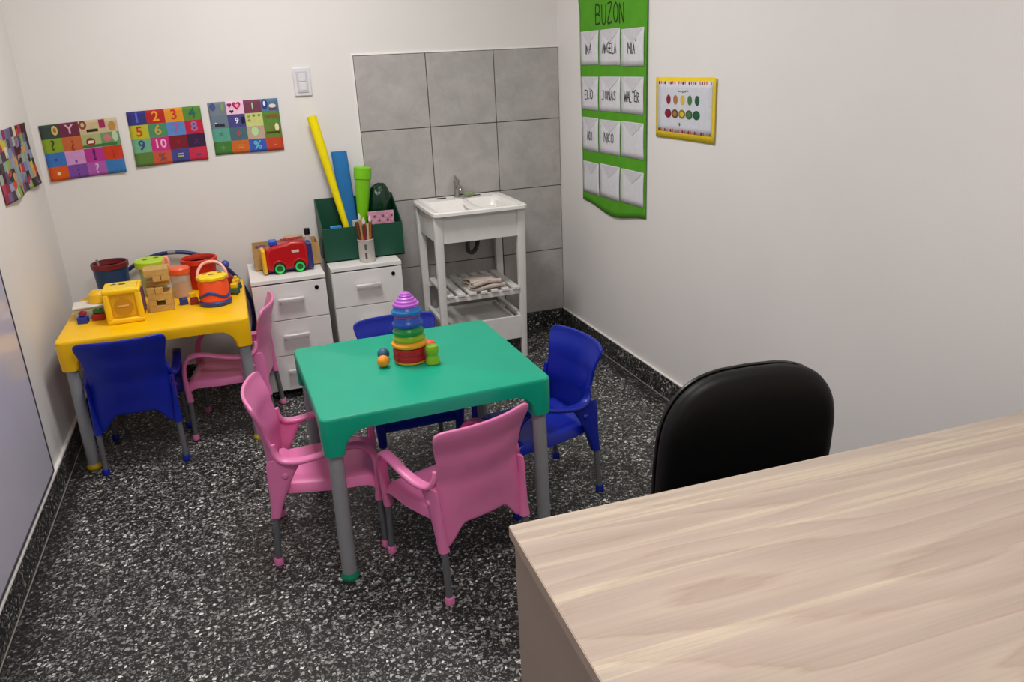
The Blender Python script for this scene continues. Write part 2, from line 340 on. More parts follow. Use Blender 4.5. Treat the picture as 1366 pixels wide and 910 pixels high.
office_chair((-0.760, -2.80, -0.0), math.radians(-5))

# ------------------------------------------------------------------ children's tables
alu = mat('grey_painted_tube', '#9a9c9f', 0.4, metal=0.1, var=0.03)
def table(name_label, col, W, D, H, loc, rz, capcol):
    m = plast('table_'+col[1:], col, 0.36); cap = plast('cap_'+capcol[1:], capcol, 0.5)
    t = thing('kids_table', name_label, 'table', loc, rz)
    # perimeter, rounded corners
    R = 0.028; per = []
    def corner(cx, cy, a0):
        for k in range(7):
            a = a0+PI/2*k/6; per.append((cx+R*math.cos(a), cy+R*math.sin(a)))
    hw, hd = W/2, D/2
    segs = [((hw-R, hd-R), 0), ((-hw+R, hd-R), PI/2), ((-hw+R, -hd+R), PI), ((hw-R, -hd+R), 1.5*PI)]
    for i, ((cx, cy), a0) in enumerate(segs):
        corner(cx, cy, a0)
        (nx, ny), na = segs[(i+1) % 4]
        x0, y0 = cx+R*math.cos(a0+PI/2), cy+R*math.sin(a0+PI/2); x1, y1 = nx+R*math.cos(na), ny+R*math.sin(na)
        L = math.hypot(x1-x0, y1-y0)
        ds = sorted(set([0.012, 0.024, 0.0272, 0.029, 0.032, 0.037, 0.045, 0.058, 0.075, 0.098, 0.13] + [L-q for q in (0.012, 0.024, 0.0272, 0.029, 0.032, 0.037, 0.045, 0.058, 0.075, 0.098, 0.13)] + [L*0.35, L*0.5, L*0.65]))
        for d in ds: per.append((x0+(x1-x0)*d/L, y0+(y1-y0)*d/L))
    n = len(per)
    def drop(x, y):
        dx, dy = hw-abs(x), hd-abs(y); s = max(dx, dy)     # distance along the side from the corner
        if s < 0.055: return 0.122
        q = min(1.0, (s-0.055)/0.070); return 0.122-0.075*math.sqrt(max(0, 1-(1-q)**2))
    mb = MB(); vs = []; fs = []
    def ring(off, z): return [((x-math.copysign(min(off, abs(x)), x)*(1 if abs(x) > 0 else 0)) if False else x*(1-off/hw), y*(1-off/hd), z) for x, y in per]
    loops = [ring(0.010, H), ring(0.004, H-0.0015), ring(0.0008, H-0.006), ring(0, H-0.013), [(x, y, H-drop(x, y)*0.6) for x, y in per], [(x*(1-0.002/hw), y*(1-0.002/hd), H-drop(x, y)) for x, y in per],
             [(x*(1-0.010/hw), y*(1-0.010/hd), H-drop(x, y)) for x, y in per], [(x*(1-0.010/hw), y*(1-0.010/hd), H-0.016) for x, y in per]]
    for lp in loops: vs += lp
    for l in range(len(loops)-1):
        for i in range(n): fs.append((l*n+i, l*n+(i+1) % n, (l+1)*n+(i+1) % n, (l+1)*n+i))
    fs.append(tuple(range(n))); fs.append(tuple((len(loops)-1)*n+i for i in range(n-1, -1, -1)))
    mb.add(vs, fs).build('table_top', m, t, angle=30)
    for sx in (-1, 1):
        for sy in (-1, 1):
            x0, y0 = sx*(hw-0.036), sy*(hd-0.036); x1, y1 = sx*(hw-0.031), sy*(hd-0.031)
            lg = MB().cyl((x0, y0, H-0.03), (x1, y1, 0.006), 0.0225, n=24).build('leg', alu, t)
            MB().lathe([(0.026, 0.0), (0.028, 0.003), (0.028, 0.013), (0.0235, 0.020), (0.0235, 0.0225)], (x1, y1, 0)).build('foot_cap', cap, lg)
            MB().lathe([(0.0300, 0), (0.0300, 0.1), (0.026, 0.1)], (x0-sx*0.000, y0, H-0.124)).build('leg_sleeve', m, lg)
    return t
table('teal green plastic children\'s table with grey legs and toys stacked in its centre', '#04a886', 0.716, 0.668, 0.55, (-1.2447, -1.665, 0), 0.0258, '#0f8f6d')
table('yellow plastic children\'s table covered with toys by the left wall', '#fcc400', 0.712, 0.69, 0.55, (-2.100, -0.512, 0), 0.0, '#d8b52a')

# ------------------------------------------------------------------ children's chairs
def lerp_tab(tab, z):
    for (a, b), (c, d) in zip(tab, tab[1:]):
        if z <= c:
            t = (z-a)/(c-a); t = t*t*(3-2*t); return b+(d-b)*t
    return tab[-1][1]
WT = [(0.15, 0.150), (0.25, 0.146), (0.34, 0.141), (0.42, 0.142), (0.56, 0.164)]
YC = [(0.15, -0.166), (0.26, -0.170), (0.36, -0.178), (0.46, -0.195), (0.56, -0.219)]
KC = [(0.15, 0.012), (0.26, 0.022), (0.38, 0.040), (0.56, 0.034)]
def back_y(u, z): return lerp_tab(YC, z) + lerp_tab(KC, z)*u*u
def make_chair(col, cname):
    m = plast('chair_'+cname, col, 0.36); dark = mat('chair_leg_tube', '#74767a', 0.38, metal=0.3, var=0.04); cap = plast('chair_cap_'+cname, col, 0.5)
    t = thing('kids_chair', '', 'chair')
    def bk(i, j):
        u = 2*i-1; e = min(1, max(0, (abs(u)-0.44)/0.44)); lo_ = 0.238-0.064*e*e*(3-2*e); z = lo_+(0.556-lo_)*j
        wd = lerp_tab(WT, z)
        if j > 0.8: z -= 0.010*abs(u)**14*((j-0.8)/0.2)
        return (wd*(1-0.03*max(0, (j-0.96)/0.04))*u, back_y(u, z), z)
    MB().grid(bk, 36, 26).build('backrest', m, t, solid=0.011, bevel=0.0035, angle=50)
    # recessed oval on the inner face
    def ov(i, j):
        a = 2*PI*i; r = j
        x = 0.085*r*math.cos(a); z = 0.440+0.078*r*math.sin(a); u = x/lerp_tab(WT, z)
        return (x, back_y(u, z)+0.0062+0.0012*(1-r**6), z)
    MB().grid(ov, 28, 4).build('backrest_panel', m, t, angle=50)
    def st(i, j):
        v = j; y = -0.150+0.318*v; hw = 0.118+0.036*min(1, v*1.8)**0.7; u = 2*i-1
        z = 0.268 - 0.010*(1-u*u)*math.sin(PI*min(1, v*1.1)) - 0.032*max(0, (abs(u)-0.9)/0.1)**1.5 - 0.034*max(0, (v-0.86)/0.14)**1.4
        if v < 0.06: z += 0.01
        return (hw*u, y, z)
    MB().grid(st, 28, 24).build('seat', m, t, solid=0.010, bevel=0.002, angle=50)
    for s in (-1, 1):
        path = [(s*0.141, -0.142, 0.415), (s*0.144, -0.138, 0.385), (s*0.150, -0.118, 0.362), (s*0.160, -0.07, 0.358), (s*0.167, -0.005, 0.370), (s*0.169, 0.060, 0.386), (s*0.165, 0.114, 0.384), (s*0.158, 0.149, 0.352), (s*0.152, 0.161, 0.295), (s*0.148, 0.161, 0.238), (s*0.146, 0.158, 0.178)]
        rs = [0.006, 0.013, 0.018, 0.0185, 0.0175, 0.0175, 0.018, 0.0185, 0.018, 0.017, 0.0155]
        pts, rr = catmull([Vector(p) for p in path], rs, 6)
        secs = []
        for k, p in enumerate(pts):
            tg = (pts[min(k+1, len(pts)-1)]-pts[max(k-1, 0)]).normalized(); side = Vector((s*1.0, -0.25, 0)); q = k/(len(pts)-1)
            if q < 0.2: side = side.lerp(Vector((s*0.7, -0.7, 0.3)), 1-q/0.2)
            side = (side-tg*side.dot(tg)).normalized(); nb = tg.cross(side)
            th = 0.0085+0.006*max(0, (q-0.75)/0.25)
            secs.append((p, side*rr[k], nb*th))
        MB().loft(secs, 14, power=2.6).build('armrest', m, t, angle=50)
        # rear leg housing: a curved gusset from the arm down to the socket
        g = []
        for q in [i/12 for i in range(13)]:
            z = 0.366-0.194*q; wdt = 0.040*(1-q)**1.5+0.0165; cx = s*(0.1525-0.0055*q); cy = -0.108-0.056*q**0.7
            g.append(((cx, cy, z), (0, wdt, 0), (s*(0.0065+0.0098*q**1.5), 0, 0)))
        MB().loft(g, 14, power=2.4).build('leg_housing', m, t, angle=50)
        MB().lathe([(0.011, -0.007), (0.011, 0.004), (0.007, 0.008), (0.0, 0.009)], (s*0.155, -0.118, 0.312), 12, M=Matrix.Rotation(s*PI/2, 3, 'Y')).build('clip_button', m, t)
        for y0, y1, nm in ((0.158, 0.163, 'front'), (-0.164, -0.178, 'rear')):
            lg = MB().cyl((s*0.1465, y0, 0.205), (s*0.150, y1, 0.008), 0.0105, n=16).build('leg', dark, t)
            MB().lathe([(0.012, 0), (0.0145, 0.003), (0.0145, 0.02), (0.012, 0.026)], (s*0.150, y1, 0), 16).build('foot_cap', cap, lg)
    return t
pk = make_chair('#ee83b8', 'pink'); bl = make_chair('#0b229c', 'blue')
CH = [
 (pk, (-1.224, -2.006), 18, 'pink plastic armchair in front of the teal table, its back to the viewer'),
 (pk, (-1.573, -1.688), -96, 'pink plastic armchair on the left side of the teal table, seat tucked under it'),
 (pk, (-1.853, -0.608), 81, 'pink plastic armchair pushed under the right end of the yellow table'),
 (bl, (-0.838, -1.700), 99, 'blue plastic armchair on the right side of the teal table'),
 (bl, (-1.205, -1.335), 180, 'blue plastic armchair behind the teal table, only its top edge showing over it'),
 (bl, (-2.221, -0.738), 0, 'blue plastic armchair tucked under the front of the yellow table'),
]
seen = set()
for proto, (x, y), deg, lab in CH:
    o = proto if proto.name not in seen else copy_tree(proto); seen.add(proto.name)
    o.location = (x, y, 0); o.rotation_euler = (0, 0, math.radians(deg)); tag(o, lab, 'chair', 'children\'s plastic armchairs')

# ------------------------------------------------------------------ drawer pedestals
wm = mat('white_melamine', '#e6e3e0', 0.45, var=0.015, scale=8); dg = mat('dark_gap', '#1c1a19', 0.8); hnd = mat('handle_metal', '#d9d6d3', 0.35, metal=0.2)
def pedestal(lab, x0, x1, yf, yb, H):
    t = thing('drawer_cabinet', lab, 'drawer cabinet', ((x0+x1)/2, yf, 0), 0, 'white drawer cabinets against the back wall'); wd = x1-x0; d = yb-yf
    z0 = 0.045
    bd = MB(); bd.box((-wd/2+0.008, d/2+0.008, (z0+H-0.018)/2), (0.016, d-0.016, H-0.018-z0)); bd.box((wd/2-0.008, d/2+0.008, (z0+H-0.018)/2), (0.016, d-0.016, H-0.018-z0))
    bd.box((0, d-0.01, (z0+H-0.018)/2), (wd-0.032, 0.012, H-0.018-z0)); bd.box((0, d/2+0.01, z0+0.008), (wd-0.032, d-0.04, 0.016))
    bd.build('body', wm, t, bevel=0.001)
    MB().box((0, d/2, H-0.009), (wd, d, 0.018)).build('cabinet_top', wm, t, bevel=0.0012)
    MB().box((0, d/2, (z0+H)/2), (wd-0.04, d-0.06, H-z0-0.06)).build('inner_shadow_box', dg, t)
    hs = (H-0.018-z0-0.006)/3
    for k in range(3):
        zc = z0+hs*(k+0.5)+0.001
        dr = MB().box((0, 0.008, zc), (wd-0.003, 0.016, hs-0.004)).build('drawer', wm, t, bevel=0.0012)
        hb = MB(); hb.box((0, -0.026, zc+0.012), (0.118, 0.006, 0.012)); hb.box((-0.048, -0.012, zc+0.012), (0.008, 0.024, 0.008)); hb.box((0.048, -0.012, zc+0.012), (0.008, 0.024, 0.008))
        hb.box((0, -0.020, zc+0.020), (0.118, 0.018, 0.003))
        hb.build('handle', hnd, dr, bevel=0.0015)
        if k == 2: MB().cyl((wd/2-0.045, -0.003, zc+hs*0.30), (wd/2-0.045, 0.002, zc+hs*0.30), 0.0095).build('lock', mat('lock_black', '#151515', 0.3, metal=0.6), dr)
    for sx in (-1, 1):
        for y in (0.04, d-0.04):
            cs = MB(); cs.cyl((sx*(wd/2-0.04)-0.012, y, 0.017), (sx*(wd/2-0.04)+0.012, y, 0.017), 0.017); cs.box((sx*(wd/2-0.04), y, 0.036), (0.03, 0.03, 0.016))
            cs.build('caster', mat('caster_black', '#111111', 0.5), t)
PH = 0.592
pedestal('white three-drawer cabinet nearer the yellow table, red toy truck on top', -1.716, -1.384, -0.455, -0.06, PH)
pedestal('white drawer cabinet beside the sink, dark green bin on top', -1.350, -1.010, -0.385, -0.03, PH)

# ------------------------------------------------------------------ laundry sink
def sink():
    x0, x1, yf, H = -0.852, -0.372, -0.475, 0.817
    wp = mat('white_painted_wood', '#e2dfdb', 0.5, var=0.03, scale=20); por = mat('white_porcelain', '#f3f0ec', 0.22, var=0.01)
    t = thing('laundry_sink', 'white laundry sink on a slatted white stand in front of the grey tiles', 'sink', ((x0+x1)/2, 0, 0)); hw = (x1-x0)/2
    # basin: rim with one wide shallow basin and a raised divider
    mb = MB()
    def rr(w_, d_, r_, z, cy, n=6):
        out = []
        for (sx, sy, a0) in ((1, 1, 0), (-1, 1, PI/2), (-1, -1, PI), (1, -1, 1.5*PI)):
            for k in range(n): a = a0+PI/2*k/(n-1); out.append((sx*(w_/2-r_)+r_*math.cos(a), cy+sy*(d_/2-r_)+r_*math.sin(a), z))
        return out
    cy = (yf-0.012)/2; D_ = -yf-0.012; W_ = x1-x0
    loops = [rr(W_-0.13, D_-0.13, 0.02, H-0.12, cy), rr(W_-0.12, D_-0.12, 0.02, H-0.024, cy), rr(W_-0.012, D_-0.012, 0.03, H-0.0225, cy), rr(W_, D_, 0.03, H-0.02, cy), rr(W_, D_, 0.03, H-0.006, cy), rr(W_-0.012, D_-0.012, 0.028, H, cy), rr(W_-0.05, D_-0.05, 0.03, H-0.003, cy), ]
    # basin opening
    loops += [rr(W_-0.07, D_-0.115, 0.04, H-0.006, cy-0.03), rr(W_-0.09, D_-0.135, 0.045, H-0.020, cy-0.03), rr(W_-0.13, D_-0.18, 0.05, H-0.085, cy-0.03), rr(W_-0.2, D_-0.25, 0.05, H-0.095, cy-0.03)]
    vs = []; fs = []; n = len(loops[0])
    for l in loops: vs += l
    for l in range(len(loops)-1):
        for i in range(n): fs.append((l*n+i, l*n+(i+1) % n, (l+1)*n+(i+1) % n, (l+1)*n+i))
    fs.append(tuple(range(n-1, -1, -1))); fs.append(tuple((len(loops)-1)*n+i for i in range(n)))
    bs = mb.add(vs, fs).build('basin', por, t, angle=45)
    MB().tube([(0.02, -0.10, H-0.022), (0.02, -0.24, H-0.03), (0.02, -0.42, H-0.025)], 0.018, 12, smooth=4).build('divider', por, bs)
    rb = MB()
    for k in range(7): rb.cyl((0.07, -0.13-k*0.035, H-0.052-0.002*k), (0.175, -0.13-k*0.035, H-0.052-0.002*k), 0.006, n=10)
    rb.build('washboard_ridges', por, bs)
    for sx in (-0.09, 0.10): MB().box((sx, -0.047, H-0.001), (0.05, 0.013, 0.004)).build('overflow_slot', mat('slot_dark', '#3a3734', 0.6), bs, bevel=0.001)
    # faucet
    st = mat('brushed_steel', '#a9a7a3', 0.28, metal=0.9)
    fc = MB(); fc.lathe([(0.020, 0), (0.020, 0.006), (0.014, 0.01), (0.013, 0.07), (0.016, 0.072), (0.016, 0.088), (0.008, 0.095), (0.0, 0.096)], (0.0, -0.04, H-0.003)); fc.tube([(0, -0.05, H+0.05), (0, -0.085, H+0.056), (0, -0.11, H+0.044), (0, -0.113, H+0.03)], 0.009, 10, smooth=4)
    f_ = fc.build('faucet', st, t)
    MB().tube([(0, -0.04, H+0.092), (0, -0.015, H+0.104)], [0.006, 0.0045], 8).build('lever', st, f_)
    # stand
    lx = hw-0.028
    for sx in (-1, 1):
        for y, yt in ((-0.395, -0.425), (-0.045, -0.045)):
            secs = [((sx*lx, yt, H-0.022), (0.022, 0, 0), (0, 0.020, 0)), ((sx*lx, (y+yt)/2, 0.40), (0.019, 0, 0), (0, 0.017, 0)), ((sx*(lx+0.002), y, 0.0), (0.014, 0, 0), (0, 0.014, 0))]
            MB().loft(secs, 16, power=7).build('leg', wp, t, angle=30)
    MB().box((0, -0.425, 0.724), (2*lx-0.036, 0.016, 0.134)).build('front_apron', wp, t, bevel=0.0015)
    for sx in (-1, 1): MB().box((sx*lx, -0.235, 0.724), (0.016, 0.34, 0.134)).build('side_apron', wp, t, bevel=0.0015)
    # slatted shelf
    for y in (-0.408, -0.052): MB().box((0, y, 0.366), (2*lx-0.02, 0.02, 0.028)).build('shelf_rail', wp, t, bevel=0.0015)
    for k in range(7):
        x = -lx+0.038+(2*lx-0.076)*k/6
        MB().box((x, -0.232, 0.387), (0.036, 0.40, 0.013)).build('slat', wp, t, bevel=0.0015)
    # lower drawer box with a tray top
    for sx in (-1, 1):
        MB().box((sx*(lx-0.012), -0.225, 0.232), (0.022, 0.35, 0.02)).build('side_rail', wp, t, bevel=0.0015)
    MB().box((0, -0.405, 0.17), (2*lx-0.03, 0.016, 0.122)).build('drawer_front', wp, t, bevel=0.0015)
    dr = MB(); dr.box((0, -0.22, 0.203), (2*lx-0.07, 0.35, 0.010)); dr.box((0, -0.06, 0.17), (2*lx-0.06, 0.012, 0.11))
    for sx in (-1, 1): dr.box((sx*(lx-0.045), -0.225, 0.17), (0.012, 0.34, 0.11))
    dr.build('drawer_box', wp, t, bevel=0.001)
    MB().tube([(0.0, -0.2, H-0.12), (0.0, -0.18, 0.60), (0.01, -0.15, 0.545), (0.05, -0.11, 0.525), (0.09, -0.06, 0.56), (0.11, -0.02, 0.64)], 0.012, 10, smooth=6).build('drain_hose', mat('dark_hose', '#3b3734', 0.5), t)
    return t
sink()
def cloth():
    mb = MB()
    def fold(i, j, z, k):
        x = (i-0.5)*0.165; y = (j-0.5)*0.15
        return (x+0.008*math.sin(9*y*6+k), y+0.006*math.sin(40*x+k*2), z+0.006*noise.noise(Vector((x*18, y*18, k*3.1)))+0.005*math.sin(18*x+k))
    for k, z in enumerate((0.010, 0.024, 0.040)): mb.grid(lambda i, j: fold(i*(1-0.1*k), j*(1-0.08*k), z, k), 14, 14)
    mb.tube([fold(0, 0, 0.010, 0), fold(0.5, 0, 0.014, 0), fold(1, 0, 0.010, 0)], 0.008, 8, smooth=4); mb.tube([fold(0, 0, 0.032, 1), fold(.5, 0, 0.034, 1), fold(0.9, 0, 0.032, 1)], 0.009, 8, smooth=4)
    o = mb.build('floor_cloth', mat('pale_rag', '#cbbcb0', 0.9, var=0.12, scale=25, bump=0.4, bscale=500), loc=(-0.59, -0.335, 0.3955), rz=0.12, solid=0.006, angle=60)
    tag(o, 'folded pale beige cleaning rag on the slatted shelf of the sink stand', 'rag')
cloth()
sp = MB(); sp.box((0, 0, 0.012), (0.055, 0.035, 0.022)); o = sp.build('sponge', mat('green_sponge', '#8f9a78', 0.95, var=0.2, scale=90, bump=0.5, bscale=300), loc=(-0.553, -0.062, 0.8175), rz=0.4, bevel=0.006, seg=3)
tag(o, 'greenish grey sponge beside the tap on the sink', 'sponge')

# ------------------------------------------------------------------ lettering helpers
def text_mesh(body, size):
    cu = bpy.data.curves.new('lettering', 'FONT'); cu.body = body; cu.size = size; cu.align_x = 'CENTER'; cu.align_y = 'CENTER'; cu.offset = size*0.02; cu.resolution_u = 3
    ob = bpy.data.objects.new('lettering', cu); C.objects.link(ob)
    dg_ = bpy.context.evaluated_depsgraph_get(); me = bpy.data.meshes.new_from_object(ob.evaluated_get(dg_))
    vs = [tuple(v.co) for v in me.vertices]; fs = [tuple(p.vertices) for p in me.polygons]
    bpy.data.objects.remove(ob); bpy.data.curves.remove(cu); bpy.data.meshes.remove(me)
    return vs, fs
STR = {
 'A': [[(0, 0), (.35, 1), (.7, 0)], [(.15, .4), (.55, .4)]], 'B': [[(0, 0), (0, 1), (.5, .95), (.55, .7), (.4, .55), (0, .5)], [(.3, .52), (.62, .4), (.6, .1), (.4, 0), (0, 0)]],
 'C': [[(.65, .85), (.4, 1), (.1, .8), (0, .5), (.1, .15), (.4, 0), (.65, .15)]], 'D': [[(0, 0), (0, 1), (.4, .9), (.62, .5), (.4, .1), (0, 0)]],
 'E': [[(.6, 1), (0, 1), (0, 0), (.6, 0)], [(0, .52), (.45, .52)]], 'G': [[(.65, .85), (.4, 1), (.1, .8), (0, .5), (.1, .15), (.4, 0), (.65, .2), (.65, .45), (.4, .45)]],
 'I': [[(.1, 1), (.1, 0)]], 'J': [[(.1, 1), (.6, 1)], [(.4, 1), (.4, .2), (.25, 0), (0, .15)]], 'L': [[(0, 1), (0, 0), (.55, 0)]],
 'M': [[(0, 0), (.05, 1), (.4, .4), (.75, 1), (.8, 0)]], 'N': [[(0, 0), (0, 1), (.6, 0), (.6, 1)]], 'O': [[(.35, 1), (.05, .75), (.05, .25), (.35, 0), (.62, .25), (.62, .75), (.35, 1)]],
 'R': [[(0, 0), (0, 1), (.5, .9), (.5, .6), (0, .5), (.6, 0)]], 'S': [[(.6, .85), (.35, 1), (.05, .8), (.3, .52), (.6, .3), (.35, 0), (0, .15)]],
 'T': [[(0, 1), (.7, 1)], [(.35, 1), (.35, 0)]], 'U': [[(0, 1), (.05, .2), (.3, 0), (.55, .2), (.6, 1)]], 'V': [[(0, 1), (.3, 0), (.6, 1)]], 'W': [[(0, 1), (.2, 0), (.42, .7), (.62, 0), (.85, 1)]],
 'Z': [[(0, 1), (.6, 1), (0, 0), (.65, 0)]], "'": [[(0, 1.05), (.15, 1.3)]],
}
ADV = {'I': .35, 'M': 1.0, 'W': 1.05, "'": 0.0}
def stroke_word(word, h, wscale, thick, smooth=False):
    """handwritten word as flat ribbons in a 2D plane, centred; returns verts, faces"""
    rnd = random.Random(word); x = 0; lines = []
    for ch in word:
        dy = rnd.uniform(-.06, .08); k = rnd.uniform(.9, 1.1)
        for st in STR[ch]: lines.append([((x+a*wscale*k)*h, (b*k+dy)*h) for a, b in st])
        x += ADV.get(ch, .85)*wscale
    W_ = x*h; vs = []; fs = []
    for ln in lines:
        if smooth and len(ln) > 2:
            p, _ = catmull([Vector((a, b, 0)) for a, b in ln], [1]*len(ln), 4); ln = [(q.x, q.y) for q in p]
        for (ax, ay), (bx, by) in zip(ln, ln[1:]):
            L_ = math.hypot(bx-ax, by-ay) or 1; nx, ny = -(by-ay)/L_*thick/2, (bx-ax)/L_*thick/2; ex, ey = (bx-ax)/L_*thick*.3, (by-ay)/L_*thick*.3
            o = len(vs); vs += [(ax-ex+nx-W_/2, ay-ey+ny-h/2), (ax-ex-nx-W_/2, ay-ey-ny-h/2), (bx+ex-nx-W_/2, by+ey-ny-h/2), (bx+ex+nx-W_/2, by+ey+ny-h/2)]; fs.append((o, o+1, o+2, o+3))
    return vs, fs

# ------------------------------------------------------------------ posters
def poster(name, lab, x0, z1, wd, ht, cells, glyphs, wallside, seed, shapes=(), bow=0.006, cut=None, skew=0.0):
    """cells: 4x4 colours; glyphs: (col,row,char,colour,scale); drawn in the plane, gently waved"""
    t = thing(name, lab, 'poster', (x0+wd/2, 0, z1-ht/2) if wallside == 'back' else (XL, x0, z1-ht/2))
    def place(px, pz, lift):      # px 0..wd, pz 0..ht down
        e = 2.5*((px/wd-0.5)**2)*((pz/ht-0.5)**2)*4
        wv = 0.0035+bow*(0.5+0.5*math.sin(px*17+seed))*(pz/ht)**2+0.004*e+lift
        z = ht/2-pz+skew*(px-wd/2)
        if wallside == 'back': return (px-wd/2, -wv, z)
        return (wv, -px, z)
    mats = []; idx = {}
    def mi(col):
        if col not in idx: idx[col] = len(mats); mats.append(paper(col[1:], col))
        return idx[col]
    nr = len(cells); nc = len(cells[0]); mb = MB(); k = 4
    for r in range(nr):
        for c in range(nc):
            mb.grid(lambda i, j: place((c+i)*wd/nc, (r+j)*ht/nr, 0), k, k, mi(cells[r][c]))
    mb.build('sheet', mats, t, weld=0.0002, solid=0.0005, angle=60)
    gm = MB(); gmats = []; gidx = {}
    def gi(col):
        if col not in gidx: gidx[col] = len(gmats); gmats.append(paper('ink_'+col[1:], col))
        return gidx[col]
    cw, chh = wd/nc, ht/nr
    for c, r, ch, col, s_ in glyphs:
        vs, fs = text_mesh(ch, s_*chh)
        gm.add([place((c+.5)*cw+x, (r+.5)*chh-y, 0.0009) for x, y, *_ in vs], fs, gi(col))
    for kind, c, r, a, b, col in shapes:      # c, r in cell units; a, b half sizes in cell units
        if kind == 'disc': pts = [(math.cos(2*PI*i/16), math.sin(2*PI*i/16)) for i in range(16)]
        elif kind == 'rect': pts = [(-1, -1), (1, -1), (1, 1), (-1, 1)]
        elif kind == 'tri': pts = [(-1, 1), (1, 1), (0, -1)]
        elif kind == 'heart':
            pts = [(math.sin(q)**3, -(13*math.cos(q)-5*math.cos(2*q)-2*math.cos(3*q)-math.cos(4*q))/16) for q in [2*PI*i/24 for i in range(24)]]
        gm.add([place((c+a*p[0])*cw, (r+b*p[1])*chh, 0.0007 if b > .25 else 0.0008) for p in pts], [tuple(range(len(pts)))], gi(col))
    if gm.v: gm.build('printed_figures', gmats, t, smooth=False)['kind'] = 'stuff'
    return t
poster('number_poster', 'colourful poster with numbers one to ten, middle of the three on the back wall', -2.13, 1.345, 0.318, 0.245,
  [['#3a3a7c', '#b32b2b', '#e0952a', '#5c8a3c'], ['#b8b42c', '#4c8a62', '#5a86c4', '#c02340'], ['#6fa884', '#c0307a', '#7c1f2c', '#3a2344'], ['#5a7a38', '#c4553c', '#46468a', '#c4304a']],
  [(0, 0, '1', '#5d66c8', 1.0), (1, 0, '2', '#f0a030', 1.0), (2, 0, '3', '#c23a2a', 1.0), (3, 0, '4', '#2f6a5c', 1.0), (0, 1, '5', '#c2402c', 1.0), (1, 1, '6', '#c8a04a', 1.0), (2, 1, '7', '#a85a9c', 1.0), (3, 1, '8', '#8a7ab0', 1.0),
   (0, 2, '9', '#3c4684', 1.0), (1, 2, '10', '#f4a8d0', 0.9), (1, 3, '%', '#7a4a4a', 0.8), (2, 3, '=', '#a8b87a', 0.8), (3, 3, '-', '#5a4480', 1.0), (2, 2, '+', '#8e2a30', 0.8), (3, 2, 'x', '#522a5c', 0.8)], 'back', 1.0, skew=0.035)
poster('punctuation_poster', 'poster of coloured squares with punctuation marks, leftmost on the back wall', -2.493, 1.313, 0.318, 0.244,
  [['#3c4a40', '#6e3044', '#c8b48e', '#c9b795'], ['#8aa22c', '#c2653a', '#a8b078', '#6d9668'], ['#3f72b8', '#cc92c6', '#b0358c', '#c23c22'], ['#d2581f', '#7a4a9c', '#a85aa6', '#3a74ae']],
  [(0, 1, '?', '#3f5218', 1.0), (1, 1, '\u00bf', '#9a3f1f', 1.0), (2, 2, '!', '#5a1862', 1.1), (2, 3, '?', '#d9a2dc', 1.0), (1, 2, ',', '#8a5098', 1.0), (1, 3, ';', '#5c3482', 0.8), (3, 3, ':', '#3b5fc4', 0.8), (1, 0, 'Y', '#e0a8bc', 0.9), (3, 2, '\u00a1', '#a82f1c', 0.8)], 'back', 2.3,
  shapes=(('disc', .5, 3.5, .09, .13, '#f4c8a0'), ('disc', .5, 2.5, .07, .1, '#2a528f'), ('disc', .75, .45, .16, .34, '#d8b878'), ('disc', .75, .45, .08, .18, '#a8722c'), ('disc', 2.2, .3, .2, .32, '#8e4330'), ('disc', 2.2, .3, .09, .16, '#c8b48e'), ('rect', 2.65, .75, .3, .1, '#3c2c24'), ('rect', 3.2, .35, .16, .3, '#9c3058'), ('disc', 3.7, .6, .2, .36, '#b98a4a'), ('disc', 2.45, 1.55, .24, .3, '#8c2f24'), ('rect', 2.45, 1.55, .15, .1, '#f0d8c8'), ('disc', 3.35, 1.4, .2, .24, '#c87a7a'), ('disc', 3.75, 1.3, .15, .4, '#bcc8a8'), ('rect', 2.9, 1.85, .9, .1, '#466f3e')), skew=0.06)
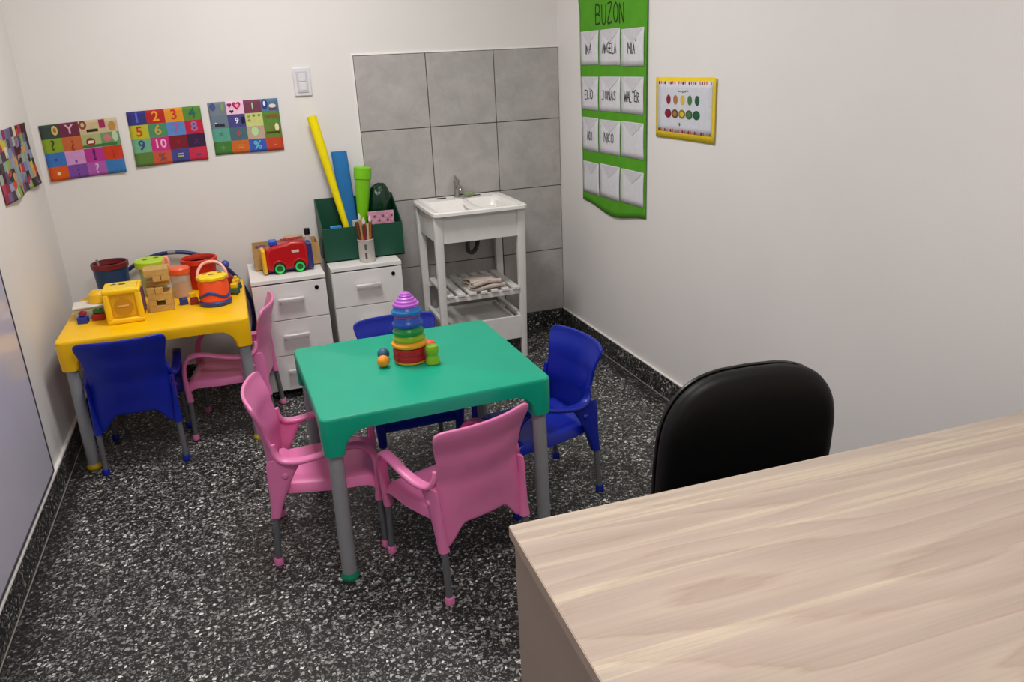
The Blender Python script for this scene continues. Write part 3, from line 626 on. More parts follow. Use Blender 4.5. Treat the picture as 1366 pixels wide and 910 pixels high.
poster('picture_poster', 'poster of coloured squares with hearts and signs, rightmost on the back wall', -1.778, 1.362, 0.318, 0.24,
  [['#76828c', '#f0c4dc', '#7a4058', '#5a7a9a'], ['#6d7c8a', '#494a86', '#c8cf80', '#5c8a3a'], ['#5aa08c', '#4c6a74', '#bca48e', '#6c8034'], ['#467a3a', '#c8682c', '#3c5ab0', '#c0472c']],
  [(2, 3, '%', '#6ab8d8', 0.9), (0, 2, '=', '#3c7a6a', 0.6), (1, 2, '+', '#b04a5c', 0.9), (0, 3, '+', '#5e9650', 0.8), (1, 3, '=', '#e08848', 0.8), (3, 3, '-', '#d8684c', 0.9), (2, 0, '1', '#a8d8a0', 0.7), (1, 1, '9', '#f4f0f8', 0.6)], 'back', 4.1,
  shapes=(('heart', 1.6, .35, .24, .36, '#b82a52'), ('heart', 1.62, .35, .12, .17, '#f0a8c4'), ('heart', 1.2, .3, .13, .2, '#8c2a5c'), ('heart', 1.28, .78, .12, .15, '#3c2030'), ('disc', .25, .35, .17, .3, '#4c5a8c'), ('disc', .8, .4, .08, .3, '#8ca068'), ('disc', 3.2, .4, .18, .4, '#2a428c'), ('disc', 3.2, .35, .07, .2, '#e8f0f4'), ('disc', 3.65, .55, .2, .15, '#e8dcd0'), ('rect', 3.65, .8, .22, .1, '#6c4a5a'), ('rect', .5, 1.75, .28, .12, '#2c3440'), ('disc', .3, 1.7, .09, .17, '#d0dcdc'),
          ('disc', 1.85, 1.5, .12, .3, '#241c30'), ('disc', 2.2, 1.25, .09, .1, '#8c9c5c'), ('disc', 2.5, 1.2, .09, .1, '#8c7c5c'), ('disc', 2.8, 1.2, .09, .1, '#9c8c4c'), ('disc', 2.2, 1.55, .09, .1, '#a87c5c'), ('disc', 2.45, 2.4, .2, .35, '#b8dca0'), ('disc', 3.75, 2.2, .12, .3, '#f0e0c0'), ('rect', 3.5, 2.6, .4, .08, '#3c4a18'), ('rect', 3.5, 1.35, .4, .15, '#8a5a3a')), skew=0.012)
rp = random.Random(5); PAL = ['#4a3f44', '#8e2c40', '#cf9a5a', '#6e8a78', '#7a86aa', '#8c98b4', '#8f8c94', '#6a6a8a', '#a83a58', '#8a9a92', '#9aa69c', '#33302f', '#88a83c', '#c8b83c', '#6f5a86', '#c84a2c', '#d8c8b0', '#5a4c6a', '#a8b0a8', '#4c1820']
poster('photo_poster', 'curling poster of small pictures on the left wall beside the corner', 0.128, 1.325, 0.60, 0.255,
  [[('#3c3434' if c == 0 and r != 3 else rp.choice(PAL)) for c in range(13)] for r in range(7)],
  [], 'left', 0.7, shapes=[('disc' if rp.random() < .6 else 'rect', rp.uniform(.6, 12.4), rp.uniform(.5, 6.5), rp.uniform(.2, .7), rp.uniform(.25, .6), rp.choice(PAL)) for _ in range(46)], bow=0.014, skew=-0.02)
bpy.data.objects['photo_poster'].location = (XL, -0.128, 1.325-0.131)

# wall plate
pl = thing('light_switch', 'white wall switch plate to the left of the grey tiles', 'switch', (-1.334, 0, 1.431))
wpl = plast('switch_white', '#dcd9dc', 0.4)
MB().box((0, -0.005, 0), (0.082, 0.010, 0.130)).build('plate', wpl, pl, bevel=0.004, seg=3)
MB().box((0, -0.0115, 0), (0.052, 0.004, 0.098)).build('inner_frame', plast('switch_grey', '#c9c6d0', 0.4), pl, bevel=0.0015)
for z in (0.021, -0.021): MB().box((0, -0.0145, z), (0.034, 0.004, 0.038)).build('rocker', wpl, pl, bevel=0.0015)

# ------------------------------------------------------------------ green pocket chart of envelopes on the right wall
def pocket_chart():
    green = mat('green_felt', '#4f9a10', 0.85, var=0.06, scale=14, bump=0.2, bscale=300); ink = paper('marker_ink', '#2c2c30'); ink2 = paper('marker_green_ink', '#23430c'); env = paper('envelope_white', '#d7d5da'); flapm = paper('envelope_flap', '#cbc8ce')
    t = thing('mailbox_chart', 'tall green hanging chart with twelve white name envelopes on the right wall', 'wall chart', (0, -0.645, 1.27))
    yL, yR = -0.312, -0.985                 # left edge (far) and right edge (near)
    def Y(u): return yL+(yR-yL)*u           # u: 0 far left .. 1 right
    def wv(u, z): return -(0.004+0.006*(0.5+0.5*math.sin(7*u+5*z)))
    zb = lambda u: 0.783+0.012*math.sin(PI*u)*-2.5+0.006*math.sin(9*u)
    def fn(i, j):
        z1 = 1.86+0.0*i; z = zb(i)+(z1-zb(i))*j; ext = 0.03*max(0, (z-1.69)/0.1) if z > 1.69 else 0
        return (wv(i, z), Y(i)+0.645+(min(ext, 0.045)*(1-i)), z-1.27)
    MB().grid(fn, 24, 40).build('backing_cloth', green, t, solid=0.0012, angle=60)
    cols = [(0.020, 0.305), (0.325, 0.635), (0.652, 0.972)]
    rowz = [(1.60, 1.448, 1.59, 1.434), (1.393, 1.236, 1.388, 1.236), (1.200, 1.038, 1.196, 1.044), (0.985, 0.823, 0.99, 0.835)]
    words = [['INA', 'ANGELA', "MIA'"], ['ELIO', 'JONAS', 'WALTER'], ['ADI', 'NICO', ''], ['', '', '']]
    for r, (zl1, zl0, zr1, zr0) in enumerate(rowz):
        for c, (u0, u1) in enumerate(cols):
            um = (u0+u1)/2; top = zl1+(zr1-zl1)*um+random.uniform(-.003, .003); bot = zl0+(zr0-zl0)*um
            def pt(a, b, lift): # a 0..1 across, b 0..1 up
                u = u0+(u1-u0)*a; z = bot+(top-bot)*b; return (wv(u, z)-0.0025-lift, Y(u)+0.645, z-1.27)
            e = MB().grid(lambda i, j: pt(i, j, 0.0015*math.sin(PI*j)), 6, 6).build('envelope', env, t, solid=0.0008)
            fm = MB().add([pt(0.02, 0.985, .0012), pt(0.5, 0.62, .0030), pt(0.98, 0.985, .0012), pt(0.5, 0.985, .003)], [(0, 1, 3), (3, 1, 2)]).build('flap', flapm, e, smooth=False, solid=0.0006)
            w_ = words[r][c]
            if w_:
                vs, fs = stroke_word(w_, 0.042, 0.80 if len(w_.strip("'")) < 6 else 0.68, 0.0042); Wd = (yL-yR)*(u1-u0)
                ink_o = MB().add([pt(0.5+x/Wd, 0.47+y/(top-bot), 0.0034) for x, y in vs], fs).build('handwriting', ink, e, smooth=False)
    vs, fs = stroke_word('BUZON', 0.085, 0.86, 0.0085, True)
    MB().add([(wv(0.5+x/0.673, 1.66)-0.0016, Y(0.49+x/0.673)+0.645, 1.663+y-1.27) for x, y in vs], fs).build('title_lettering', ink2, t, smooth=False)
pocket_chart()
def yellow_sheet():
    t = thing('feelings_sheet', 'yellow framed white sheet with two rows of coloured ovals on the right wall', 'poster', (0, -1.285, 1.272))
    yel = paper('frame_yellow', '#e6c82a'); whi = paper('sheet_white', '#cfd0d8'); Wd, Ht = 0.438, 0.238
    def P(x, z, l): return (-(0.004+l+0.006*((x/Wd)**2)+0.003*(z/Ht+.5)), -x, z)
    MB().grid(lambda i, j: P((i-.5)*Wd, (j-.5)*Ht, 0), 12, 8).build('yellow_card', yel, t, solid=0.0008)
    MB().grid(lambda i, j: P((i-.5)*Wd*0.91, -0.095+0.195*j+0.003, 0.0013), 12, 8).build('white_sheet', whi, t, solid=0.0004)
    cols = ['#8a2030', '#a8754c', '#d8b83a', '#4a7a48', '#2c5a3c']; mats = [paper('oval_'+c[1:], c) for c in cols]; ring = [paper('disc_'+c[1:], c) for c in ('#7c1f38', '#6a4a30', '#8a7a20', '#3c6040', '#1f5a34')]
    def disc(x, z, a, b, l, n=20): return [P(x+a*math.cos(2*PI*i/n), z+b*math.sin(2*PI*i/n), l) for i in range(n)]
    for k in range(5):
        x = -0.116+0.053*k
        MB().add(disc(x, 0.034, 0.0165, 0.0185, 0.0022), [tuple(range(20))]).build('oval', mats[k], t, smooth=False)
        d = MB().add(disc(x-0.003, -0.020, 0.0255, 0.0175, 0.0022), [tuple(range(20))]).build('disc', ring[k], t, smooth=False)
        MB().add(disc(x-0.003, -0.020, 0.014, 0.010, 0.0026), [tuple(range(20))]).build('disc_centre', mats[k], d, smooth=False)
    mk = MB(); ml = [paper('dot_dark', '#7a3040'), paper('dot_red', '#c0483a'), paper('dot_pink', '#d88a8a')]
    for z in (0.098, -0.086):
        for k in range(26):
            if k % 5 == 4: continue
            x = -0.19+0.38*k/25; mk.add(disc(x, z+0.001*math.sin(k*2), 0.006-0.002*(k % 3 == 1), 0.0065, 0.0020, 8), [tuple(range(8))], k % 3)
    mk.build('dotted_border', ml, t, smooth=False)['kind'] = 'stuff'
    tx = MB(); rnd = random.Random(3); pts = [(-0.043+0.0062*i, 0.067+rnd.uniform(-.004, .004)) for i in range(13)]
    for (ax, az), (bx, bz) in zip(pts, pts[1:]): tx.add([P(ax, az-.002, .002), P(bx, bz-.002, .002), P(bx, bz+.002, .002), P(ax, az+.002, .002)], [(0, 1, 2, 3)])
    tx.add(disc(-0.03, -0.060, 0.006, 0.007, 0.002, 10), [tuple(range(10))])
    tx.build('printed_title', paper('print_grey', '#5c6070'), t, smooth=False)
yellow_sheet()

# ------------------------------------------------------------------ whiteboard on the left wall
wbd = thing('whiteboard', 'glossy grey-lavender board with thin dark edge on the left wall', 'board', (XL, -1.92, 0.13))
bd_m = mat('glossy_board', '#cfcadb', 0.16, var=0.02, scale=2); edge_m = mat('board_edge', '#4a4850', 0.4)
MB().box((0.010, 0, 0.60), (0.014, 1.68, 1.19)).build('panel', bd_m, wbd, bevel=0.001)
ed = MB(); ed.box((0.010, 0.844, 0.60), (0.019, 0.008, 1.206)); ed.box((0.010, -0.844, 0.60), (0.019, 0.008, 1.206)); ed.box((0.010, 0, 0.0015), (0.019, 1.68, 0.008)); ed.box((0.010, 0, 1.199), (0.019, 1.68, 0.008))
ed.build('edge_trim', edge_m, wbd, bevel=0.001)

# ------------------------------------------------------------------ ring stacker and small toys on the teal table
TZ = 0.5504
st = thing('ring_stacker', 'tower of rainbow stacking cups in the middle of the teal table', 'stacking toy', (-1.249, -1.648, TZ))
def cup(name, r, z0, z1, col, flare=1.0, terr=0):
    pr = [(r*0.80, z0), (r*0.84, z0)]; 
    if terr:
        k = 4; pr = [(r*0.9, z0), (r, z0+0.004)]
        for q in range(k): a = r*(1-0.17*q); zz = z0+0.006+(z1-z0-0.012)*q/k; pr += [(a, zz), (a*0.97, zz+(z1-z0-0.012)/k*0.55), (a*0.86, zz+(z1-z0-0.012)/k*0.7)]
        pr += [(r*0.36, z1-0.003), (r*0.2, z1)]
    else:
        pr = [(r*0.86, z0), (r*0.97, z0+0.003), (r, z0+0.008), (r*0.99, z0+0.012), (r*0.90, z0+0.016), (r*0.84, z1-0.004), (r*0.80, z1)]
    return MB().lathe(pr, n=36).build(name, plast('cup_'+col[1:], col, 0.35), st)
cup('base_cup', 0.056, 0.0, 0.010, '#e8b02c'); 
MB().lathe([(0.05, 0.008), (0.056, 0.010), (0.0575, 0.020), (0.055, 0.028), (0.0565, 0.032), (0.0565, 0.046), (0.054, 0.054), (0.045, 0.056)], n=36).build('stacking_cup', plast('cup_red', '#b3121f', 0.35), st)
for r, z0, z1, col in ((0.060, 0.056, 0.078, '#f2a51c'), (0.054, 0.076, 0.100, '#8fb312'), (0.052, 0.099, 0.126, '#0f8f3c'), (0.051, 0.126, 0.158, '#1450b4'), (0.044, 0.157, 0.170, '#8a4aa0'), (0.050, 0.168, 0.194, '#1f78c8')): cup('stacking_cup', r, z0, z1, col)
cup('top_cup', 0.044, 0.193, 0.240, '#bb62cf', terr=1)
def toyball(lab, x, y, r, col, grp='toy balls on the teal table'):
    b = MB(); b.ball((0, 0, r), r, 24); o = b.build('toy_ball', mat('ball_'+col[1:], col, 0.5, var=0.10, scale=60, bump=0.3, bscale=120), loc=(x, y, TZ), angle=80); tag(o, lab, 'ball', grp)
toyball('orange bumpy ball at the left foot of the stacking tower', -1.345, -1.668, 0.0205, '#f59a1c')
toyball('dark blue-grey ball behind the orange ball', -1.331, -1.597, 0.0205, '#35617c')
toyball('red-orange ball at the right of the stacking tower', -1.166, -1.585, 0.020, '#ee5a2c')
o = MB().lathe([(0.021, 0), (0.024, 0.003), (0.0215, 0.02), (0.0175, 0.03), (0.0215, 0.042), (0.0225, 0.055), (0.019, 0.063), (0.008, 0.065)], n=28).build('hourglass_toy', plast('lime_toy', '#86b81e', 0.4), loc=(-1.188, -1.706, TZ)); tag(o, 'lime green waisted toy cup standing right of the stacking tower', 'toy cup')

# ------------------------------------------------------------------ toys on the yellow table
def shape_cube():
    y = plast('cube_yellow', '#fccb10', 0.4); yd = plast('cube_yellow_dark', '#e6ae10', 0.45); yl = plast('cube_lid', '#f0cc2a', 0.4)
    t = thing('shape_sorter_cube', 'yellow cube shape sorter at the front of the yellow table', 'toy', (-2.212, -0.635, TZ), math.radians(1)); s = 0.142
    b = MB(); b.box((0, 0, s/2), (s-0.016, s-0.016, s-0.012)); b.build('body', yd, t, bevel=0.01, seg=3)
    fr = MB(); h = s/2
    for y_ in (-h+0.008, h-0.008):
        for z in (0.011, s-0.011): fr.box((0, y_, z), (s, 0.018, 0.022))
        for x in (-h+0.012, h-0.012): fr.box((x, y_, s/2), (0.024, 0.018, s-0.03))
    for x in (-h+0.008, h-0.008):
        for z in (0.0085, s-0.0085): fr.box((x, 0, z), (0.016, s-0.03, 0.017))
    fr.build('edge_frame', y, t, bevel=0.008, seg=3)
    f = MB(); f.box((0, -h+0.009, s/2), (s*0.62, 0.006, s*0.62)); fp = f.build('side_panel', yd, t, bevel=0.003)
    MB().cyl((0, -h+0.001, s/2), (0, -h+0.008, s/2), 0.035, n=32).build('panel_disc', plast('cube_disc', '#c88e10', 0.45), fp)
    MB().box((0, -h+0.0005, s/2+0.002), (0.042, 0.003, 0.006)).build('disc_bar', plast('cube_bar', '#e8b45c', 0.45), fp, bevel=0.001)
    MB().box((h-0.002, 0, s/2), (0.008, s*0.7, s*0.66)).build('side_panel', plast('cube_purple', '#5a2a62', 0.45), t, bevel=0.003)
    lid = MB().box((0, 0, s-0.003), (s-0.03, s-0.03, 0.008)).build('lid', yl, t, bevel=0.003)
    MB().cyl((0.0, 0.02, s), (0.0, 0.02, s+0.0018), 0.014).build('shape_hole', plast('hole_dark', '#6a5208', 0.6), lid)
    MB().prism([(-0.045, 0.018), (-0.02, 0.018), (-0.033, 0.042)], 'z', s, s+0.0018).build('shape_hole', plast('hole_dark', '#6a5208', 0.6), lid)
shape_cube()
# wooden blocks: seven layers, single blocks
wood = mat('raw_wood', '#c29a55', 0.6, var=0.12, scale=40, bump=0.1, bscale=200)
bw = (0.096, 0.0308, 0.0255); wmesh = MB().box((0, 0, bw[2]/2), bw).mesh('wooden_block', wood, smooth=False)
names = ['bottom', 'second', 'third', 'fourth', 'fifth', 'sixth', 'top']
for L_ in range(7):
    along = L_ % 2 == 0
    for k, nm in enumerate(('front', 'middle', 'back') if along else ('left', 'middle', 'right')):
        if (L_, k) in ((1, 1), (3, 2), (4, 0), (5, 0)): continue
        ang = math.radians(3)+random.uniform(-.03, .03); off = (k-1)*0.0322; c_, s_ = math.cos(0.05), math.sin(0.05)
        dx, dy = (0, off) if along else (off, 0)
        o = bpy.data.objects.new('wooden_block', wmesh); C.objects.link(o)
        o.location = (-2.084+dx*c_-dy*s_+random.uniform(-.0015, .0015), -0.545+dx*s_+dy*c_, TZ+L_*0.0258)
        o.rotation_euler = (0, 0, 0.05+random.uniform(-.012, .012)+(0 if along else PI/2))
        q = o.modifiers.new('bevel', 'BEVEL'); q.width = 0.0012; q.segments = 1
        tag(o, 'plain wooden block, %s of the %s layer of the block tower' % (nm, names[L_] if L_ in (0, 6) else names[L_]+' from bottom'), 'block', 'wooden blocks of the tower')
# orange drum sorter
def drum():
    t = thing('drum_shape_sorter', 'orange drum shape sorter with scalloped yellow lid and blue bands', 'toy', (-1.867, -0.578, TZ))
    og = plast('drum_orange', '#f0531c', 0.4); bu = plast('drum_blue', '#2c3f8c', 0.4); yl = plast('drum_yellow', '#f7d411', 0.4)
    MB().lathe([(0.058, 0), (0.066, 0.004), (0.068, 0.016), (0.064, 0.022), (0.06, 0.022)], n=36).build('base_ring', bu, t)
    MB().lathe([(0.060, 0.02), (0.0635, 0.024), (0.0615, 0.10), (0.056, 0.112), (0.03, 0.113)], n=36).build('drum_body', og, t)
    mb = MB(); n = 60
    def wave(i, j):
        a = 2*PI*i; z = 0.042+0.012*math.sin(3*a+0.8)+0.014*j; r = 0.0635; return (r*math.cos(a), r*math.sin(a), z)
    mb.grid(wave, n, 2); mb.build('wave_band', bu, t, solid=0.003)
    vs = []; lay = [(1.0, 0.112), (1.03, 0.116), (1.02, 0.124), (0.94, 0.128), (0.5, 0.130)]; fs = []; N_ = 72
    for k, z in lay:
        for i in range(N_): a = 2*PI*i/N_; r = 0.061*k*(1+0.055*math.cos(8*a)); vs.append((r*math.cos(a), r*math.sin(a), z))
    for l in range(len(lay)-1):
        for i in range(N_): fs.append((l*N_+i, l*N_+(i+1) % N_, (l+1)*N_+(i+1) % N_, (l+1)*N_+i))
    fs.append(tuple(range(N_-1, -1, -1))); fs.append(tuple((len(lay)-1)*N_+i for i in range(N_)))
    lid = MB().add(vs, fs).build('lid', yl, t)
    hole = plast('drum_hole', '#9c6a0c', 0.6)
    MB().box((0, -0.006, 0.130), (0.024, 0.016, 0.003), 0.2).build('shape_hole', hole, lid, bevel=0.001)
    for x, y_, r in ((-0.03, 0.022, 0.010), (0.032, 0.02, 0.010)): MB().lathe([(r, 0.1285), (r, 0.1312), (r*.6, 0.1312)], (x, y_, 0), 16).build('shape_hole', hole, lid)
    MB().tube([(-0.058, 0.03, 0.10), (-0.057, 0.042, 0.132), (-0.035, 0.060, 0.163), (0.0, 0.066, 0.172), (0.035, 0.060, 0.163), (0.057, 0.042, 0.132), (0.058, 0.03, 0.10)], 0.006, 10, smooth=6).build('handle', plast('handle_pinkwhite', '#f0b0a8', 0.4), t)
drum()
def bucket(name, lab, cat, x, y, r0, r1, h, col, rim, inner, taper_rim=0.006):
    t = thing(name, lab, cat, (x, y, TZ))
    MB().lathe([(r0*0.9, 0), (r0, 0.003), (r1, h), (r1-0.004, h), (r0-0.004, 0.008), (0.001, 0.008)], n=36).build('body', plast(name+col[1:], col, 0.4), t)
    MB().lathe([(r1-0.005, h-0.022), (r1+0.003, h-0.022), (r1+0.004, h-0.002), (r1, h+0.001), (r1-0.005, h-0.003), (r1-0.007, h-0.022)], n=36).build('rim', plast(name+rim[1:], rim, 0.4), t)
    MB().lathe([(r0-0.006, 0.012), (r1-0.0065, h-0.012), (r1-0.009, h-0.012), (r0-0.009, 0.012)], n=36).build('lining', plast(name+inner[1:], inner, 0.5), t)
    return t
bp_ = bucket('blue_pot', 'dark blue pot with dark red rim at the back left of the yellow table', 'pot', -2.296, -0.245, 0.064, 0.074, 0.165, '#153a66', '#6e1822', '#7c1c1c')
o = MB().tube([(-0.03, -0.030, 0.016), (-0.055, -0.020, 0.185)], [0.005, 0.005], 8).build('stick', mat('stick_wood', '#8a8070', 0.6), loc=(-2.296+0.01, -0.245, TZ+0.0)); tag(o, 'small grey stick standing in the dark blue pot', 'stick')
bucket('red_bucket', 'red bucket behind the orange drum on the yellow table', 'bucket', -1.925, -0.245, 0.058, 0.078, 0.140, '#c21f14', '#d8391c', '#a81a12')
lj = thing('lime_jar', 'clear jar with lime green holed lid behind the wooden block tower', 'jar', (-2.124, -0.285, TZ))
MB().lathe([(0.042, 0), (0.048, 0.004), (0.056, 0.134), (0.05, 0.136)], n=32).build('jar_body', clear('lime_clear', '#b4cc7c', 0.65, 0.3), lj)
ll = MB().lathe([(0.058, 0.130), (0.068, 0.134), (0.069, 0.160), (0.063, 0.166), (0.02, 0.168)], n=32).build('lid', plast('lime_lid', '#b5d32a', 0.4), lj)
for x, y_ in ((-0.02, -0.012), (0.024, 0.008)): MB().lathe([(0.011, 0.1665), (0.011, 0.1695), (0.005, 0.1695)], (x, y_, 0), 14).build('lid_hole', plast('lime_hole', '#5e7a12', 0.6), ll)
o = MB().ball((0, 0, 0.03), 0.028, 20).build('green_ball', plast('green_ball', '#7aa81c', 0.45), loc=(-2.124, -0.285, TZ+0.006), angle=80); tag(o, 'green ball inside the lime-lidded jar', 'ball')
oj = thing('orange_lid_jar', 'clear jar with orange lid between block tower and orange drum', 'jar', (-2.008, -0.375, TZ))
MB().lathe([(0.036, 0), (0.041, 0.004), (0.041, 0.105), (0.036, 0.107)], n=32).build('jar_body', clear('jar_clear', '#d6c3ae', 0.55, 0.2), oj)
MB().lathe([(0.043, 0.104), (0.046, 0.107), (0.047, 0.128), (0.042, 0.134), (0.01, 0.135)], n=32).build('lid', plast('jar_orange', '#f2602c', 0.4), oj)
MB().tube([(-0.048, 0, 0.10), (-0.056, 0.0, 0.15), (-0.045, 0.0, 0.185), (-0.035, 0, 0.165), (-0.04, 0, 0.135)], 0.007, 10, smooth=5).build('handle', plast('jar_pink', '#f4a490', 0.4), oj)
o = MB().lathe([(0.026, 0), (0.032, 0.004), (0.032, 0.05), (0.026, 0.055)], n=24).build('orange_toy', plast('orange_toy', '#e8942c', 0.5), loc=(-2.008, -0.375, TZ+0.0045)); tag(o, 'orange toy piece inside the orange-lidded jar', 'toy')
# loose blocks
def brick(lab, x, y, d, col, rz=0, z=TZ, studs=(2, 1), cat='block'):
    mb = MB(); mb.box((0, 0, d[2]/2), d)
    for i in range(studs[0]):
        for j in range(studs[1]): mb.cyl(((i-(studs[0]-1)/2)*d[0]/studs[0], (j-(studs[1]-1)/2)*d[1]/studs[1], d[2]-0.001), ((i-(studs[0]-1)/2)*d[0]/studs[0], (j-(studs[1]-1)/2)*d[1]/studs[1], d[2]+0.004), min(d[0]/studs[0], d[1]/studs[1])*0.3, n=12)
    o = mb.build('toy_brick', plast('brick_'+col[1:], col, 0.4), loc=(x, y, z), rz=rz, bevel=0.0015); tag(o, lab, cat, 'loose toy bricks on the yellow table')
brick('small blue brick between block tower and orange drum', -2.000, -0.520, (0.034, 0.03, 0.026), '#1f2f7c', 0.1)
brick('small dark red brick touching the orange drum', -1.956, -0.538, (0.032, 0.03, 0.026), '#8e1a22', 0.0)
brick('small yellow brick on top of the dark red brick', -1.962, -0.532, (0.024, 0.022, 0.018), '#f0c01c', 0.2, TZ+0.0305, (1, 1))
brick('blue brick at the left edge beside the yellow cube', -2.382, -0.612, (0.038, 0.034, 0.026), '#24349c', -0.1)
brick('crimson brick stacked on the blue brick by the left edge', -2.380, -0.608, (0.026, 0.024, 0.016), '#9a1f3a', -0.1, TZ+0.0305, (1, 1))
brick('red brick close to the left side of the yellow cube', -2.326, -0.59, (0.044, 0.034, 0.026), '#a8201f', -0.1)
brick('green brick on top of the red brick beside the yellow cube', -2.324, -0.588, (0.038, 0.026, 0.014), '#2f6a34', -0.1, TZ+0.0305, (2, 1))
tr = thing('clear_tray', 'clear plastic tray with pale lid behind the bricks at the table\'s left edge', 'container', (-2.36, -0.52, TZ), 0.1)
MB().box((0, 0, 0.024), (0.125, 0.10, 0.044)).build('tray_body', clear('tray_clear', '#b9c9c4', 0.55, 0.2), tr, bevel=0.008, seg=3)
MB().box((0, 0, 0.052), (0.132, 0.107, 0.010)).build('tray_lid', plast('tray_lid', '#e4dfd2', 0.4), tr, bevel=0.004)
o = MB().lathe([(0.040, 0), (0.042, 0.004), (0.036, 0.035), (0.022, 0.048), (0.0, 0.05)], n=24).build('toy_dome', plast('yellow_cap', '#f0bd1c', 0.4), loc=(-2.325, -0.515, TZ+0.0575)); tag(o, 'yellow domed toy piece lying on the clear tray behind the yellow cube', 'toy')
# toy train
def train(lab, x, y, rz, top, bot):
    t = thing('toy_wagon', lab, 'toy train', (x, y, TZ), rz, 'toy wagons at the right edge of the yellow table')
    MB().box((0, 0, 0.019), (0.044, 0.03, 0.018)).build('chassis', plast('wagon_'+bot[1:], bot, 0.4), t, bevel=0.002)
    MB().box((0.004, 0, 0.038), (0.034, 0.028, 0.022)).build('cab', plast('wagon_'+top[1:], top, 0.4), t, bevel=0.004)
    MB().lathe([(0.008, 0.049), (0.009, 0.056), (0.006, 0.062)], (0.004, 0, 0), 14).build('funnel', plast('wagon_f'+top[1:], '#e8c02a', 0.4), t)
    for sx in (-0.014, 0.014):
        for sy in (-1, 1): MB().cyl((sx, sy*0.0125, 0.009), (sx, sy*0.017, 0.009), 0.009, n=16).build('wheel', plast('wagon_wheel', '#1d4a52', 0.5), t)
train('yellow toy wagon with green base at the table\'s right edge', -1.787, -0.455, 1.3, '#f4c818', '#2f6e52')
train('yellow and blue toy wagon in the far right corner of the yellow table', -1.778, -0.372, 1.2, '#eab414', '#235f74')
brick('small red brick beside the toy wagons', -1.822, -0.44, (0.026, 0.026, 0.03), '#c2262c', 0.2, TZ, (1, 1))
mr = thing('red_rattle', 'dark red rattle with blue knob standing behind the orange drum', 'rattle', (-1.812, -0.33, TZ))
MB().lathe([(0.024, 0), (0.027, 0.004), (0.024, 0.055), (0.012, 0.068), (0.006, 0.085), (0.006, 0.10)], n=24).build('rattle_body', plast('rattle_red', '#8c2226', 0.4), mr)
MB().ball((0, 0, 0.112), 0.019, 18).build('knob', plast('rattle_blue', '#3a4a9c', 0.4), mr, angle=80)
# hoop against the wall
hp = thing('hula_hoop', 'dark blue hoop standing on the floor against the back wall behind the yellow table', 'hoop', (-2.062, -0.052, 0.348))
ring = [(0.338*math.cos(2*PI*i/72), 0.02*-math.sin(2*PI*i/72)*-1, 0.338*math.sin(2*PI*i/72)) for i in range(72)]
MB().tube(ring, 0.0095, 12, closed=True, up=(0, 1, 0)).build('ring', plast('hoop_blue', '#1c2760', 0.4), hp, angle=80)
for a in (88.0,): 
    p = [(0.338*math.cos(math.radians(a+d)), 0.02*math.sin(math.radians(a+d)), 0.338*math.sin(math.radians(a+d))) for d in (-3, -1.5, 0, 1.5, 3)]
    MB().tube(p, 0.0105, 12, up=(0, 1, 0)).build('connector', plast('hoop_grey', '#8a8a90', 0.4), hp)

